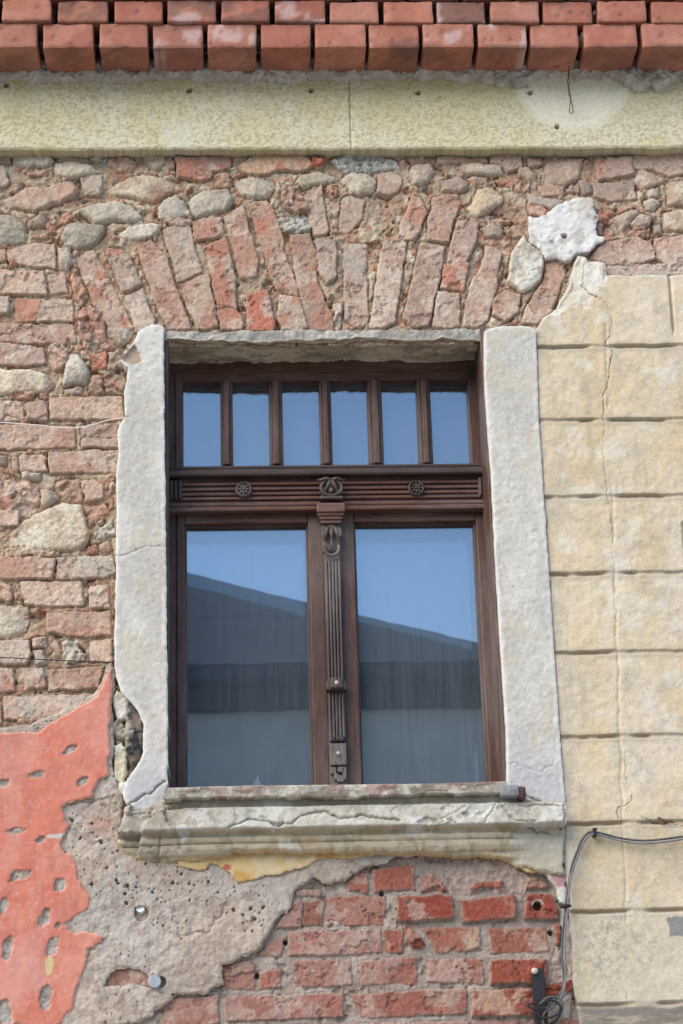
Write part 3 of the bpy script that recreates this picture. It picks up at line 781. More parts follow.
def chips(x, z, h):
    m = np.zeros(x.shape)
    nz_ = (fbm(x, z, .02, 4, 81, .65) - .5) * .9
    for (px, py, a, b, ang) in CHIPS:
        cx, cz = W(px, py, h)
        if ang > 40: a, b = max(a, b), min(a, b)
        t = math.radians(ang); c, s = math.cos(t), math.sin(t)
        dx = (x - cx) / .00265; dz = (z - cz) / .00265
        u = (dx * c + dz * s) / a; v = (-dx * s + dz * c) / b
        m = np.maximum(m, 1 - ss(.66, 1.0, np.hypot(u, v) + nz_ * .9))
    return m


HR = .0190


def h_red(x, z, sd):
    m = chips(x, z, HR)
    return HR + (fbm(x, z, .16, 3, 71) - .5) * .006 + (fbm(x, z, .02, 3, 72) - .5) * .0012 - m * (.0035 + .005 * fbm(x, z, .012, 3, 73)) - (1 - ss(0, .004, sd)) * .003


def c_red(x, z, sd, h):
    n = fbm(x, z, .12, 5, 74, .6); n2 = fbm(x, z, .03, 4, 75, .6)
    c = mixc(np.broadcast_to(lin((224, 136, 112)), x.shape + (3,)), lin((230, 152, 130)), ss(.25, .75, n))
    c = mixc(c, lin((212, 124, 106)), ss(.45, .8, n2) * .5)
    cx, cz = W(18, 972, HR)
    pal = (1 - ss(.06, .085, np.abs((z - cz) - (x - cx) * .55 + (n - .5) * .06))) * (1 - ss(.06, .075, x - cx + (n2 - .5) * .05))
    c = mixc(c, lin((232, 156, 142)), pal * .8)
    c = mixc(c, lin((226, 170, 152)), ss(.5, .8, fbm(x, z * .25, .05, 5, 69, .6)) * .4)
    c = mixc(c, lin((190, 120, 100)), ss(.58, .8, fbm(x + 4, z * .3, .04, 5, 68, .65)) * .3)
    c = mixc(c, lin((236, 176, 164)), ss(.62, .85, fbm(x, z, .010, 4, 76, .7)) * .4)
    m = chips(x, z, HR)
    g = mixc(np.broadcast_to(lin((160, 152, 142)), x.shape + (3,)), lin((192, 184, 172)), ss(.35, .65, fbm(x, z, .015, 3, 77)))
    c = c * (1 - m[..., None]) + g * m[..., None]
    yx, yz = W(49, 965, HR)
    ym = 1 - ss(.75, 1.0, np.hypot((x - yx) / .012, (z - yz) / .026) + (n2 - .5) * .7)
    c = mixc(c, lin((228, 204, 148)), ym)
    wx_, wz_ = W(57, 836, HR)
    c = mixc(c, lin((214, 204, 194)), (1 - ss(.7, 1.0, np.hypot((x - wx_) / .03, (z - wz_) / .006) + (n2 - .5) * .8)))
    c = mixc(c, lin((226, 190, 170)), (1 - ss(.0, .0035, sd)) * .7)
    return c


make_layer('red_plaster', wall, M_PLASTER,
           '-150,733 -10,733 38,731 45,727 62,716 82,706 96,697 100,690 106,678 112,666 111,690 110,720 109,776 100,780 93,790 92,797 66,803 62,808 66,818 69,827 66,833 60,842 '
           '62,849 74,860 79,880 91,897 89,908 64,924 74,934 88,931 104,935 101,943 88,948 84.5,967 79,980 72,1007 62,1022 50,1030 20,1024 -10,1030 -150,1040',
           HR, h_red, c_red, -.01, warp=(.004, .02), seed=5, label='salmon red painted plaster with hacked key marks')

HG = .0125


def pits(x, z):
    f, g_, c = worley(x, z, .021, 14)
    r = _VAL[c]
    cl = fbm(x, z, .09, 3, 79) - .06
    rad = np.where(r > .98 - .42 * ss(.42, .68, cl), .05 + .20 * _VAL[(c + 9) & 4095] ** 2, 0.0)
    m = np.where(rad > .0, 1 - ss(rad * .6, rad + .001, f + (fbm(x, z, .007, 3, 88, .7) - .5) * .24), 0)
    f, g_, c = worley(x + 3, z, .0095, 15)
    rad = np.where(_VAL[c] > .96 - .2 * ss(.4, .7, cl), .10 + .2 * _VAL[(c + 9) & 4095], 0.0)
    return np.maximum(m, np.where(rad > .0, .6 - .6 * ss(rad * .5, rad + .001, f), 0))


def h_grey(x, z, sd):
    dx, dz = W(156, 976, HG); 
    h = HG + (fbm(x, z, .12, 4, 82) - .5) * .0065 + (fbm(x, z, .016, 4, 83, .65) - .5) * .0045 - pits(x, z) * .013 - (1 - ss(0, .006, sd)) * .004
    for (px, py, rad, dep) in ((141.6, 913.2, .0165, .04), (161, 982, .012, .02), (56, 0, .001, 0)):
        cx, cz = W(px, py, HG)
        h = h - (1 - ss(rad * .8, rad * 1.1, np.hypot(x - cx, z - cz))) * dep
    for s in ('92,800 110,798 118,806 130,812', '180,935 205,930 230,905', '66,803 80,799 100,803 112,812', '112,925 104,938 92,945 84,960'):
        dl = dist_line(x + (fbm(x, z, .02, 3, 87) - .5) * .02, z + (fbm(x, z, .02, 3, 86) - .5) * .02, pp(s, HG))
        h = h - .004 * np.exp(-(dl / .0035) ** 2)
    return h


def c_grey(x, z, sd, h):
    n = fbm(x, z, .10, 5, 84, .6); n2 = fbm(x, z, .02, 4, 85, .6)
    c = mixc(np.broadcast_to(lin((190, 172, 156)), x.shape + (3,)), lin((206, 188, 170)), ss(.4, .64, n))
    c = mixc(c, lin((200, 192, 182)), ss(.5, .8, fbm(x + 3, z, .16, 4, 89)) * .6)
    c = mixc(c, lin((168, 146, 132)), ss(.55, .72, n2) * .6)
    px, pz = W(100, 826, HG)
    c = mixc(c, lin((196, 150, 132)), (1 - ss(.6, 1.1, np.hypot((x - px) / .035, (z - pz) / .025) + (n2 - .5))) * .6)
    return c


make_layer('grey_render', wall, M_CEMENT,
           '-150,727 -10,728 36,722 58,711 80,702 93,695 98,688 104,676 113,655 114,668 113,700 113,775 118,786 124,800 122,830 130,850 160,862 200,850 330,846 410,847 470,852 '
           '440,855 395,856 385,862 370,866 358,870 346,881 331,885 322,885 314,878 294,890 292,905 274,924 256,951 240,959 221,964 222.6,985 205,993 179,995.5 158,1008.7 139.5,1022 120,1028 -150,1055',
           HG, h_grey, c_grey, -.012, warp=(.006, .03), seed=8, holes=('105,986 112,972 118,968 130,970 138,969 147,973 150,986 128,984',), label='rough grey cement render full of small pits')


def h_yel(x, z, sd):
    return .019 + (fbm(x, z, .05, 4, 91) - .5) * .004 - (1 - ss(0, .004, sd)) * .002


def c_yel(x, z, sd, h):
    n = fbm(x, z, .05, 5, 92, .6)
    c = mixc(np.broadcast_to(lin((226, 196, 140)), x.shape + (3,)), lin((232, 208, 166)), ss(.42, .6, n))
    c = mixc(c, lin((216, 168, 96)), ss(.55, .68, fbm(x, z, .06, 4, 93)) * .8)
    cx, cz = W(226, 868, .019)
    return mixc(c, lin((200, 100, 82)), (1 - ss(.6, 1, np.hypot((x - cx) / .012, (z - cz) / .009) + (n - .5))) * .9)


make_layer('yellow_plaster', wall, M_PLASTER,
           '169,852 205,848 230,846 290,846 360,847 412,847 450,848 480,850 505,855 522,864 540,870 534,872 516,867 500,859 477,854 444,856 412,854 385,853 370,855 350.5,859 334,858 320,859 299,869 285,872 275.6,876 264,876 252,881 236,881 229,872 217,865 210,862 206,869 197,870 181,866',
           .019, h_yel, c_yel, .0, warp=(.004, .02), seed=12, label='flaking ochre yellow plaster under the sill')
HP = .016
HOLEW = W(565, 235.5, HP)


def h_patch(x, z, sd):
    h = HP + (fbm(x, z, .05, 4, 95, .6) - .5) * .008 + (fbm(x, z, .012, 3, 96) - .5) * .002 - (1 - ss(0, .006, sd)) * .003
    f, g_, c = worley(x, z, .03, 17)
    h = h - np.where(_VAL[c] > .86, (1 - ss(.04, .24, f + (fbm(x, z, .01, 3, 94) - .5) * .3)) * .004, 0)
    return h - (1 - ss(.0055, .0070, np.hypot(x - HOLEW[0], z - HOLEW[1]))) * .04


def c_patch(x, z, sd, h):
    n = fbm(x, z, .04, 4, 97, .6)
    c = mixc(np.broadcast_to(lin((236, 233, 226)), x.shape + (3,)), lin((216, 206, 192)), ss(.5, .68, n))
    f, g_, cc = worley(x, z, .03, 17)
    return mixc(c, lin((150, 138, 126)), np.where(_VAL[cc] > .7, (1 - ss(.04, .3, f + (fbm(x, z, .01, 3, 94) - .5) * .3)) * .6, 0))


make_layer('white_plaster_patch', wall, M_PLASTER,
           '529,217 538,218 547,214 551,209 563,202 575,197 592,198 593,209 597.5,216 596,228 599,235.5 606,237 603.5,241 597,243 590,251.5 578,253.5 566,260 555,257 546,258.5 541,248.5 531,243 529,228',
           HP, h_patch, c_patch, -.02, warp=(.005, .02), seed=14, label='torn white plaster patch with a drilled hole')
make_layer('plaster_scrap', wall, M_PLASTER, '539,867 552,868 566,868 566,905 560,902 554,884', .02,
           lambda x, z, sd: .022 + (fbm(x, z, .03, 4, 98) - .5) * .006 - (1 - ss(0, .005, sd)) * .003,
           lambda x, z, sd, h: mixc(np.broadcast_to(lin((222, 216, 206)), x.shape + (3,)), lin((206, 160, 160)), ss(Wx(551, 875, .02), Wx(553, 875, .02), x + (z - Wz(552, 880, .02)) * .3) * (1 - ss(Wz(552, 888, .02) - .004, Wz(552, 888, .02), -z + 2 * Wz(552, 888, .02)))),
           -.01, seed=15, label='white and pink flake of plaster')

# ------------------------------------------------------------------ cream plaster pier with scored block joints
HQ = .022
GROOVES = [Wz(600, y, HQ) for y in (346, 419.5, 496, 573, 652, 736, 823, 911, 1004, 1098)]
VJ = [(Wx(671, 300, HQ), Wz(671, 334, HQ), 9.0, 1.0), (Wx(684, 540, HQ), Wz(684, 575, HQ), Wz(684, 520, HQ), .8)]
CRK = [('586,262 584,268 582,286 590,293 602,299 610,312 613,322 609,334 606,345 613,352 609,375 604,400 604,420', .010),
       ('604,420 603,440 604,470 606,480 609,500 611,520 613,545 613,560', .005), ('613,572 614,590 616,620', .003),
       ('624,752 625,770 628,784', .006), ('633,796 633,801 618,808 618,818', .007), ('588,370 589,400 588,415', .002),
       ('640,817 650,822 683,825', .010), ('539,324 537,331 541,338', .006)]
JX = (Wx(609, 420, HQ), Wx(620, 735, HQ))


def h_pier(x, z, sd):
    h = HQ + (fbm(x, z, .2, 3, 101) - .5) * .006 + (fbm(x, z, .03, 4, 102, .6) - .5) * .0026
    br = fbm(x, z * .2, .09, 3, 103)
    gm = ss(.012, .045, np.abs(x - (JX[0] + (JX[1] - JX[0]) * .5)) + (br - .5) * .03) * .85 + .15
    gm = gm * (.45 + .75 * ss(.3, .6, br))
    wob = (fbm(x, z * 0 + 1, .06, 3, 104) - .5) * .006
    for gz_ in GROOVES:
        dz = z - gz_ - wob
        prof = np.where(dz > 0, 1 - ss(0, .0065, dz), 1 - ss(0, .010, -dz))
        h = h - prof * .0105 * gm
    for (vx, zb, zt, k) in VJ:
        dx = x - vx - (z - zb) * .012
        h = h - np.exp(-(dx / .0035) ** 2) * .012 * k * ss(zb - .01, zb + .02, z) * (1 - ss(zt - .01, zt, z))
    for s, dep in CRK:
        dl = dist_line(x + (fbm(x, z, .02, 4, 105, .6) - .5) * .010, z + (fbm(x, z, .02, 4, 106, .6) - .5) * .010, pp(s, HQ))
        h = h - dep * .5 * (.4 + .6 * ss(.35, .6, fbm(x, z, .04, 3, 130))) * np.exp(-(dl / .0010) ** 2)
    jd = x - JX[0] - (JX[1] - JX[0]) * (z - Wz(609, 420, HQ)) / (Wz(620, 735, HQ) - Wz(609, 420, HQ)) + (fbm(x, z, .05, 3, 99) - .5) * .008
    h = h - np.exp(-(jd / .004) ** 2) * .0022 * ss(.35, .6, fbm(x, z, .08, 3, 100))
    # broken bare corner at the top
    lime = limem(x, z)
    h = h - lime * .004 * fbm(x, z, .03, 3, 107)
    return h - (1 - ss(0, .006, sd)) * .004


LIMEP = pp('540,318 556,306 566,290 571,274 576,253 600,256 605,262 600,290 592,300 583,306 570,309 556,316', HQ)


def limem(x, z):
    return ss(-.004, .006, sdf_poly(x + (fbm(x, z, .03, 4, 108) - .5) * .03, z + (fbm(x, z, .03, 4, 109) - .5) * .03, LIMEP))


def c_pier(x, z, sd, h):
    n = fbm(x, z, .22, 5, 110, .58); n2 = fbm(x, z, .05, 5, 111, .62); n3 = fbm(x * 1.6, z * .5, .12, 4, 112)
    c = mixc(np.broadcast_to(lin((227, 206, 172)), x.shape + (3,)), lin((232, 214, 188)), ss(.25, .75, n))
    c = mixc(c, lin((224, 198, 150)), ss(.48, .85, n3) * .55)
    c = mixc(c, lin((196, 182, 160)), ss(.42, .85, n2) * .5)
    c = mixc(c, lin((184, 172, 154)), ss(.60, .85, fbm(x, z, .009, 4, 115, .75)) * .35)
    c = mixc(c, lin((236, 226, 204)), ss(.60, .85, fbm(x + 2, z, .008, 4, 116, .75)) * .35)
    run = ss(.55, .8, fbm(x, z * .06, .03, 4, 120)) * ss(.4, .7, fbm(x, z, .3, 3, 121))
    c = mixc(c, lin((186, 174, 152)), run * .35)
    c = mixc(c, lin((236, 230, 214)), ss(.60, .82, fbm(x + 5, z, .06, 5, 113, .65)) * .5)
    d = np.full(x.shape, 9.0)
    for g_ in GROOVES: d = np.minimum(d, np.abs(z - g_ + .004))
    c = mixc(c, lin((178, 164, 144)), (1 - ss(.004, .018, d + (n2 - .5) * .014)) * .55)
    c = mixc(c, lin((222, 204, 168)), (1 - ss(.0, .006, np.abs(d - .012))) * .2)
    z0, z1 = GROOVES[8], GROOVES[7]
    blk = ss(z0 - .003, z0 + .003, z) * (1 - ss(z1 - .01, z1, z))
    sx, sz = W(610, 950, HQ)
    reg = 1 - ss(.5, 1.1, np.hypot((x - sx) / .17, (z - sz) / .085) + (n2 - .5) * .7)
    c = mixc(c, lin((150, 144, 134)), ss(.44, .70, fbm(x, z, .011, 4, 114, .75)) * reg * blk * .75)
    c = mixc(c, lin((226, 216, 196)), blk * .35)
    px, pz = W(684, 927, HQ)
    c = mixc(c, lin((150, 150, 146)), 1 - ss(.0, .004, np.maximum(np.abs(x - px) - .035, np.abs(z - pz) - .021) + (n2 - .5) * .012))
    lowb = 1 - ss(GROOVES[8] - .012, GROOVES[8] - .002, z)
    c = mixc(c, mixc(np.broadcast_to(lin((146, 136, 124)), x.shape + (3,)), lin((186, 172, 150)), ss(.5, .75, fbm(x * .4, z * 2, .05, 5, 122, .65))), lowb)
    c = mixc(c, lin((236, 230, 216)), limem(x, z) * (.5 + .5 * ss(.4, .5, n2)))
    for s, dep in CRK:
        dl = dist_line(x + (fbm(x, z, .02, 4, 105, .6) - .5) * .010, z + (fbm(x, z, .02, 4, 106, .6) - .5) * .010, pp(s, HQ))
        c = mixc(c, lin((128, 112, 94)), np.exp(-(dl / .0015) ** 2) * min(.5, dep * 70) * (.35 + .65 * ss(.35, .6, fbm(x, z, .04, 3, 130))))
    return mixc(c, lin((206, 200, 188)), (1 - ss(.0, .010, sd)) * .6)


make_layer('cream_block_plaster', wall, M_PLASTER,
           '536,345 535,331 543,318 556,308 566,290 571,274 574,262 578,255 585,255 588,261 597,260 606,263 607,275 640,275 680,274 760,272 860,270 880,1100 583,1100 578,1004 574,985 570,900 564.5,870 563.5,815 559,735 549,577 538.6,420',
           HQ, h_pier, c_pier, -.02, g=.0016, warp=(.0030, .03), seed=18, label='cream plaster scored into large blocks, cracked and stained')

# ------------------------------------------------------------------ window surround
HJ = .030
sur = thing('window_surround', 'pale plaster window surround with worn jambs, broken moulded sill and thick lintel', 'window surround', (0, 0, Wz(333, 798)))


def h_jamb(x, z, sd):
    h = HJ + (fbm(x, z, .15, 3, 121) - .5) * .003 + (fbm(x, z, .012, 3, 122) - .5) * .0016
    f, g_, c = worley(x, z, .02, 19)
    h = h - np.where(_VAL[c] > .6, (1 - ss(.02, .02 + .12 * _VAL[(c + 5) & 4095], f)) * .0014, 0)
    for s, dep in (('116,556 130,553 146,546 166,548', .003), ('165,780 150,792 135,800 128,804', .010), ('490,770 512,762 540,772 556,760', .002),
                   ('512,788 524,795 532,797 540,800 548,806', .012), ('117,420 128,416', .006)):
        dl = dist_line(x + (fbm(x, z, .02, 4, 123, .6) - .5) * .010, z + (fbm(x, z, .02, 4, 124, .6) - .5) * .010, pp(s, HJ))
        h = h - dep * np.exp(-(dl / .002) ** 2)
    sp = sdf_poly(x + (fbm(x, z, .01, 3, 125) - .5) * .008, z, pp('134,343 122,357 123,362 136,365 142,361 140,352', HJ))
    h = h - ss(0, .004, sp) * .010
    return h - (1 - ss(0, .004, sd)) * .0018


def c_jamb(x, z, sd, h):
    n = fbm(x, z * .6, .12, 5, 126, .6); n2 = fbm(x, z, .03, 4, 127, .62); n3 = fbm(x, z * .35, .05, 4, 128)
    c = mixc(np.broadcast_to(lin((212, 206, 194)), x.shape + (3,)), lin((224, 219, 208)), ss(.3, .7, n))
    c = mixc(c, lin((194, 189, 180)), ss(.45, .85, n3) * .55)
    c = mixc(c, lin((172, 166, 156)), ss(.62, .85, fbm(x, z, .008, 4, 119, .75)) * .4)
    c = mixc(c, lin((236, 232, 224)), ss(.62, .85, fbm(x + 2, z, .008, 4, 118, .75)) * .4)
    c = mixc(c, lin((212, 200, 176)), ss(.60, .75, fbm(x + 9, z, .08, 4, 129)) * .55)
    f, g_, cc = worley(x, z, .02, 19)
    c = mixc(c, lin((150, 142, 132)), np.where(_VAL[cc] > .6, (1 - ss(.02, .02 + .12 * _VAL[(cc + 5) & 4095], f)) * .5, 0))
    zb = Wz(140, 770, HJ)
    c = mixc(c, lin((196, 198, 204)), (1 - ss(zb - .08, zb + .09, z + (n - .5) * .2)) * .5)
    c = mixc(c, lin((232, 229, 220)), (1 - ss(.002, .012, sd + (n2 - .5) * .014)) * .8)
    sp = sdf_poly(x, z, pp('134,343 122,357 123,362 136,365 142,361 140,352', HJ))
    return mixc(c, lin((196, 172, 150)), ss(.0, .004, sp))


make_layer('jamb', sur, M_PLASTER,
           '139,331 146,327 152,324 160,325 164,327 163.5,345 164,400 165,480 166,560 167,660 167.5,740 167.5,784 164,797 163,810 140,810 128,806 123,798 123,788 128,779 136.5,766 143,753 143.5,723 138,710 131,701.5 '
           '121,691.5 116,677 115,665 114.5,640 115,600 116,560 116,520 116.6,480 116,469.5 118,454.5 117.4,436 118,428 125,416 124,391 126.6,381 127.5,368 125,366 121.6,361.5 121.6,356.5 133,343',
           HJ, h_jamb, c_jamb, -.17, warp=(.0018, .02), seed=21, label='left jamb with a frayed outer edge')
make_layer('jamb', sur, M_PLASTER,
           '484.3,331 490,328.5 497,326.5 512,325.5 524,326 531.5,327 535.5,330 536.5,347 539,420 544,496 549.5,577 555,660 560,735 566,812 561,812 520,800 507,797 506.5,740 503.5,690 500,640 496.5,580 493.5,520 491,470 488,430 485.5,395 484,365',
           HJ, h_jamb, c_jamb, -.17, warp=(.0011, .03), seed=23, label='right jamb, smooth and pale grey')

# lintel: crumbly mortar edge and the stained soffit behind it
u = np.linspace(Wx(158, 340, 0), Wx(492, 340, 0), 420)
zt, zb = Wz(325, 330.5, .01), Wz(325, 338.5, .012)
prof = [(-.006, zt + .004)] + [(.013, zt + (zb - zt) * t) for t in np.linspace(0, 1, 14)] + [(.014 - .164 * t, zb - .001 + .004 * t) for t in np.linspace(.02, 1, 62)]
pa = np.array(prof)
Pg = np.zeros((len(prof), len(u), 3)); Pg[..., 0] = u[None]; Pg[..., 1] = -pa[:, 0][:, None]; Pg[..., 2] = pa[:, 1][:, None]
q = Pg[..., 2] - Pg[..., 1]
nA = fbm(Pg[..., 0], q, .03, 4, 131, .62) - .5; nB = fbm(Pg[..., 0], q, .1, 3, 132) - .5
fr = (np.arange(len(prof)) < 15)[:, None]
Pg[..., 1] -= np.where(fr, nA * .008 + nB * .004 - .003, 0)
Pg[..., 2] += np.where(fr, 0, nA * .007 + nB * .012) + np.where(fr, nA * .006 * np.linspace(1, 0, len(prof))[:, None] ** .3, 0)
sag = (np.exp(-((np.arange(len(prof)) - len(prof)) / 6.0) ** 2))[:, None]
Pg[..., 2] -= sag * (.004 + .010 * ss(.4, .6, fbm(Pg[..., 0], q * 0, .05, 4, 133)))
cf = mixc(np.broadcast_to(lin((166, 160, 150)), Pg.shape), lin((196, 188, 176)), ss(.4, .6, nA + .5))
cs = mixc(np.broadcast_to(lin((226, 210, 182)), Pg.shape), lin((198, 182, 154)), ss(.42, .6, fbm(Pg[..., 0] * .4, q, .05, 5, 134)))
cs = mixc(cs, lin((140, 130, 118)), ss(.58, .7, nA + .5) * .5)
grid_surface('lintel', Pg, np.where(fr[..., None], cf, cs), M_CEMENT, sur, flip=True)
# grey mortar packed over the head of the right jamb
# ------------------------------------------------------------------ moulded sill
HS = .06
ZS = {k: Wz(335, y, HS) for k, y in dict(board=799, a=807, b=829, c=834, d=841, e=852, f=858).items()}


def h_sill(x, z, sd):
    wob = (fbm(x, z * 0 + 2, .12, 3, 141) - .5) * .002
    z = z + wob
    knots = [(ZS['f'] - .2, .020), (ZS['f'] - .01, .020), (ZS['f'], .030), (ZS['e'], .033), (ZS['e'] + .001, .040), (ZS['d'] - .012, .050), (ZS['d'] - .001, .052), (ZS['d'] + .0005, .046),
             (ZS['d'] + .003, .056), (ZS['c'] - .004, .060), (ZS['c'], .054), (ZS['b'] - .002, .056), (ZS['b'], .082), (ZS['b'] + .004, .086), (ZS['a'] - .003, .084), (ZS['a'], .080),
             (ZS['a'] + .001, .066), (ZS['board'] + .02, .062)]
    ks = np.array(knots)
    h = np.interp(z, ks[:, 0], ks[:, 1])
    # the right end is a plain block of plaster under the moulding
    xr = Wx(520, 845, HS); pl = ss(xr - .03, xr + .04, x + (fbm(x, z, .05, 3, 142) - .5) * .03) * (z < ZS['b'])
    h = h * (1 - pl) + (.034) * pl
    h = h + (fbm(x, z, .05, 4, 143, .6) - .5) * .004 + (fbm(x, z, .012, 3, 144) - .5) * .0014
    # broken lumps of the upper fascia
    br = ss(.54, .60, fbm(x, z * 1.6, .09, 5, 145, .6)) * (z > ZS['b'] - .001) * (z < ZS['a'] + .004)
    xc = Wx(270, 815, HS)
    h = h - br * .007 * ss(xc - .12, xc, x) * (1 - ss(ZS['b'] + .02, ZS['a'], z) * .6)
    for s, dep in (('228,830 250,822 258,820 275,826 290,826 300,818 322,813 334,818 338,821 350,820 360,818 372,820 400,822', .010), ('236,806 236,828', .003),
                   ('440,820 470,806 490,804', .003), ('497,803 508,816 516,823 530,826 550,832', .008), ('482,824 497,803', .004), ('513,790 525,797 540,802 552,806', .010),
                   ('520,808 560,808', .006), ('163,812 130,816', .004), ('158,834 158,858', .006), ('562,806 566,815 563,828', .010), ('390,815 396,808 410,806', .005)):
        dl = dist_line(x + (fbm(x, z, .02, 4, 146, .6) - .5) * .012, z + (fbm(x, z, .02, 4, 147, .6) - .5) * .010, pp(s, HS))
        h = h - dep * np.exp(-(dl / .002) ** 2)
    xl = Wx(175, 830, HS)
    h = h - (1 - ss(xl - .05, xl + .05, x)) * (.010 + .018 * ss(.45, .6, fbm(x, z, .05, 4, 148)))
    return h - (1 - ss(0, .005, sd)) * .006


def c_sill(x, z, sd, h):
    n = fbm(x, z * 2, .08, 5, 151, .6); n2 = fbm(x, z, .025, 4, 152, .62); n3 = fbm(x, z * 3, .2, 4, 153)
    c = mixc(np.broadcast_to(lin((208, 201, 184)), x.shape + (3,)), lin((224, 218, 204)), ss(.35, .7, n))
    c = mixc(c, lin((168, 160, 146)), ss(.62, .85, fbm(x, z, .008, 4, 117, .75)) * .4)
    c = mixc(c, lin((176, 168, 152)), ss(.54, .7, n2) * .6)
    lo = (z < ZS['b'] + .001)
    c = np.where(lo[..., None], mixc(mixc(np.broadcast_to(lin((211, 196, 170)), x.shape + (3,)), lin((196, 174, 138)), ss(.5, .66, n3) * .8), lin((160, 146, 120)), ss(.56, .7, n2) * .5), c)
    c = mixc(c, lin((194, 184, 164)), ((z > ZS['a'])) * .7)
    xl = Wx(200, 815, HS)
    c = mixc(c, lin((164, 152, 136)), (1 - ss(xl - .06, xl + .04, x + (n - .5) * .1)) * (.35 + .4 * ss(.45, .6, n2)))
    c = mixc(c, lin((236, 233, 224)), ss(.62, .7, fbm(x + 4, z, .05, 4, 154)) * .6)
    c = mixc(c, lin((216, 190, 142)), (1 - ss(.001, .008, sd + (n2 - .5) * .01)) * lo * .8)
    xr = Wx(516, 845, HS)
    c = mixc(c, lin((200, 192, 174)), ss(xr - .02, xr + .03, x) * lo * .7)
    return c


make_layer('sill', sur, M_PLASTER,
           '124,806 130,803 140,808 164,797 508,794 522,797 540,801 563,805 566,812 566,872 552,871 539,868.5 530,866 518,863 508,857 500,855 477,853.5 460,855 444,852 420,851 395,852 370,850 345,852 330,850 300,851 270,850 250,852 236,850 216,856 205,855 190,858 170,859 147,859 133,855 121,846 117,838 117,830 122,822',
           HS, h_sill, c_sill, -.02, warp=(.0035, .02), seed=25, label='broken moulded plaster sill')

# ------------------------------------------------------------------ band of rough stucco and the brick cornice above
HB = .036
SEAM = Wx(350, 110, HB)
ZB0, ZB1 = Wz(341, 148.5, HB), Wz(341, 74, HB)
TX, TZ = W(571, 79, HB)
NAILS = [(6, 85, .0075), (189, 90, .008), (311, 90, .0075), (418, 93, .0075), (530, 93, .0075), (440, 97, .002), (557, 127, .007)]


def trowel(x, z):
    r = np.hypot((x - TX) / 1.0, (z - TZ) * 1.0) + (fbm(x, z, .03, 4, 163) - .5) * .012
    return r, 1 - ss(.146, .168, r)


def h_band(x, z, sd):
    r, m = trowel(x, z)
    st = fbm(x, z * 1.4, .008, 3, 161, .65)
    h = HB + (fbm(x, z, .3, 3, 162) - .5) * .005 + (st - .5) * .0022 * (1 - m)
    h = h + m * (.0018 + .0003 * np.sin(r * 300 + fbm(x, z, .05, 3, 164) * 6))
    for px, py, rad in NAILS:
        cx, cz = W(px, py, HB)
        d = np.hypot(x - cx, z - cz)
        h = h + (-(1 - ss(rad * .75, rad * 1.05, d)) * .035)
    h = h - np.exp(-((x - SEAM) / .0016) ** 2) * .008
    return h - (1 - ss(0, .006, sd)) * .004


def c_band(x, z, sd, h):
    r, m = trowel(x, z)
    n = fbm(x, z, .12, 5, 165, .6)
    st = fbm(x, z * 1.4, .008, 3, 161, .65)
    c = mixc(np.broadcast_to(lin((240, 226, 184)), x.shape + (3,)), lin((244, 232, 200)), ss(.4, .6, n))
    c = mixc(c, lin((184, 170, 132)), ss(.40, .8, 1 - st) * .6 * (1 - m))
    c = mixc(c, lin((222, 206, 152)), ss(.0, 1., (z - ZB0) / (ZB1 - ZB0)) * ss(.4, .6, fbm(x, z * .3, .08, 4, 166)) * .45)
    c = mixc(c, lin((254, 247, 222)), m * (.78 + .22 * np.sin(r * 300 + n * 6)))
    bx = Wx(180, 130, HB)
    c = mixc(c, lin((240, 236, 214)), (1 - ss(.02, .05, np.abs(x - bx) + (n - .5) * .05)) * (1 - ss(ZB0 + .05, ZB0 + .12, z)) * .6)
    c = mixc(c, lin((190, 176, 138)), (1 - ss(.0, .005, z - ZB0 + (n - .5) * .004)) * .4)
    return c


band = thing('plaster_band', 'straight pale yellow rough stucco band running under the brick cornice', 'wall band', (0, 0, ZB0))
make_layer('stucco_face', band, M_STUCCO, np.array([[XW0, ZB0], [XW1, ZB0], [XW1, ZB1 + .07], [XW0, ZB1 + .07]]), HB, h_band, c_band, -.02, warp=(.0025, .05), seed=31)

HM = .066
corn = thing('brick_cornice', 'jutting cornice of clean orange red bricks laid in two visible courses', 'cornice', (0, 0, Wz(341, 72)))


def mort_edge(x):
    big = ss(Wx(450, 75, HM), Wx(490, 75, HM), x)
    return Wz(341, 76, HM) - (fbm(x, x * 0 + 5, .07, 4, 171, .65) - .45) * (.03 + .03 * big) - big * .006


def h_cm(x, z, sd):
    e = z - mort_edge(x)
    lump = fbm(x, z, .028, 4, 172, .62)
    return np.where(e > 0, HB + .004 + .020 * np.sqrt(np.clip(e / .02, 0, 1)) + (lump - .5) * .018 + (fbm(x, z, .008, 3, 173) - .5) * .006, HB - .02)


def c_cm(x, z, sd, h):
    n = fbm(x, z, .03, 4, 174, .6)
    return mixc(np.broadcast_to(lin((190, 180, 166)), x.shape + (3,)), lin((208, 200, 188)), ss(.4, .62, n))


make_layer('mortar_bed', corn, M_CEMENT, np.array([[XW0, Wz(341, 90, HM)], [XW1, Wz(341, 90, HM)], [XW1, Wz(341, 58, HM)], [XW0, Wz(341, 58, HM)]]), HM, h_cm, c_cm, -.02, seed=33, label='rough grey mortar squeezed out under the bricks')


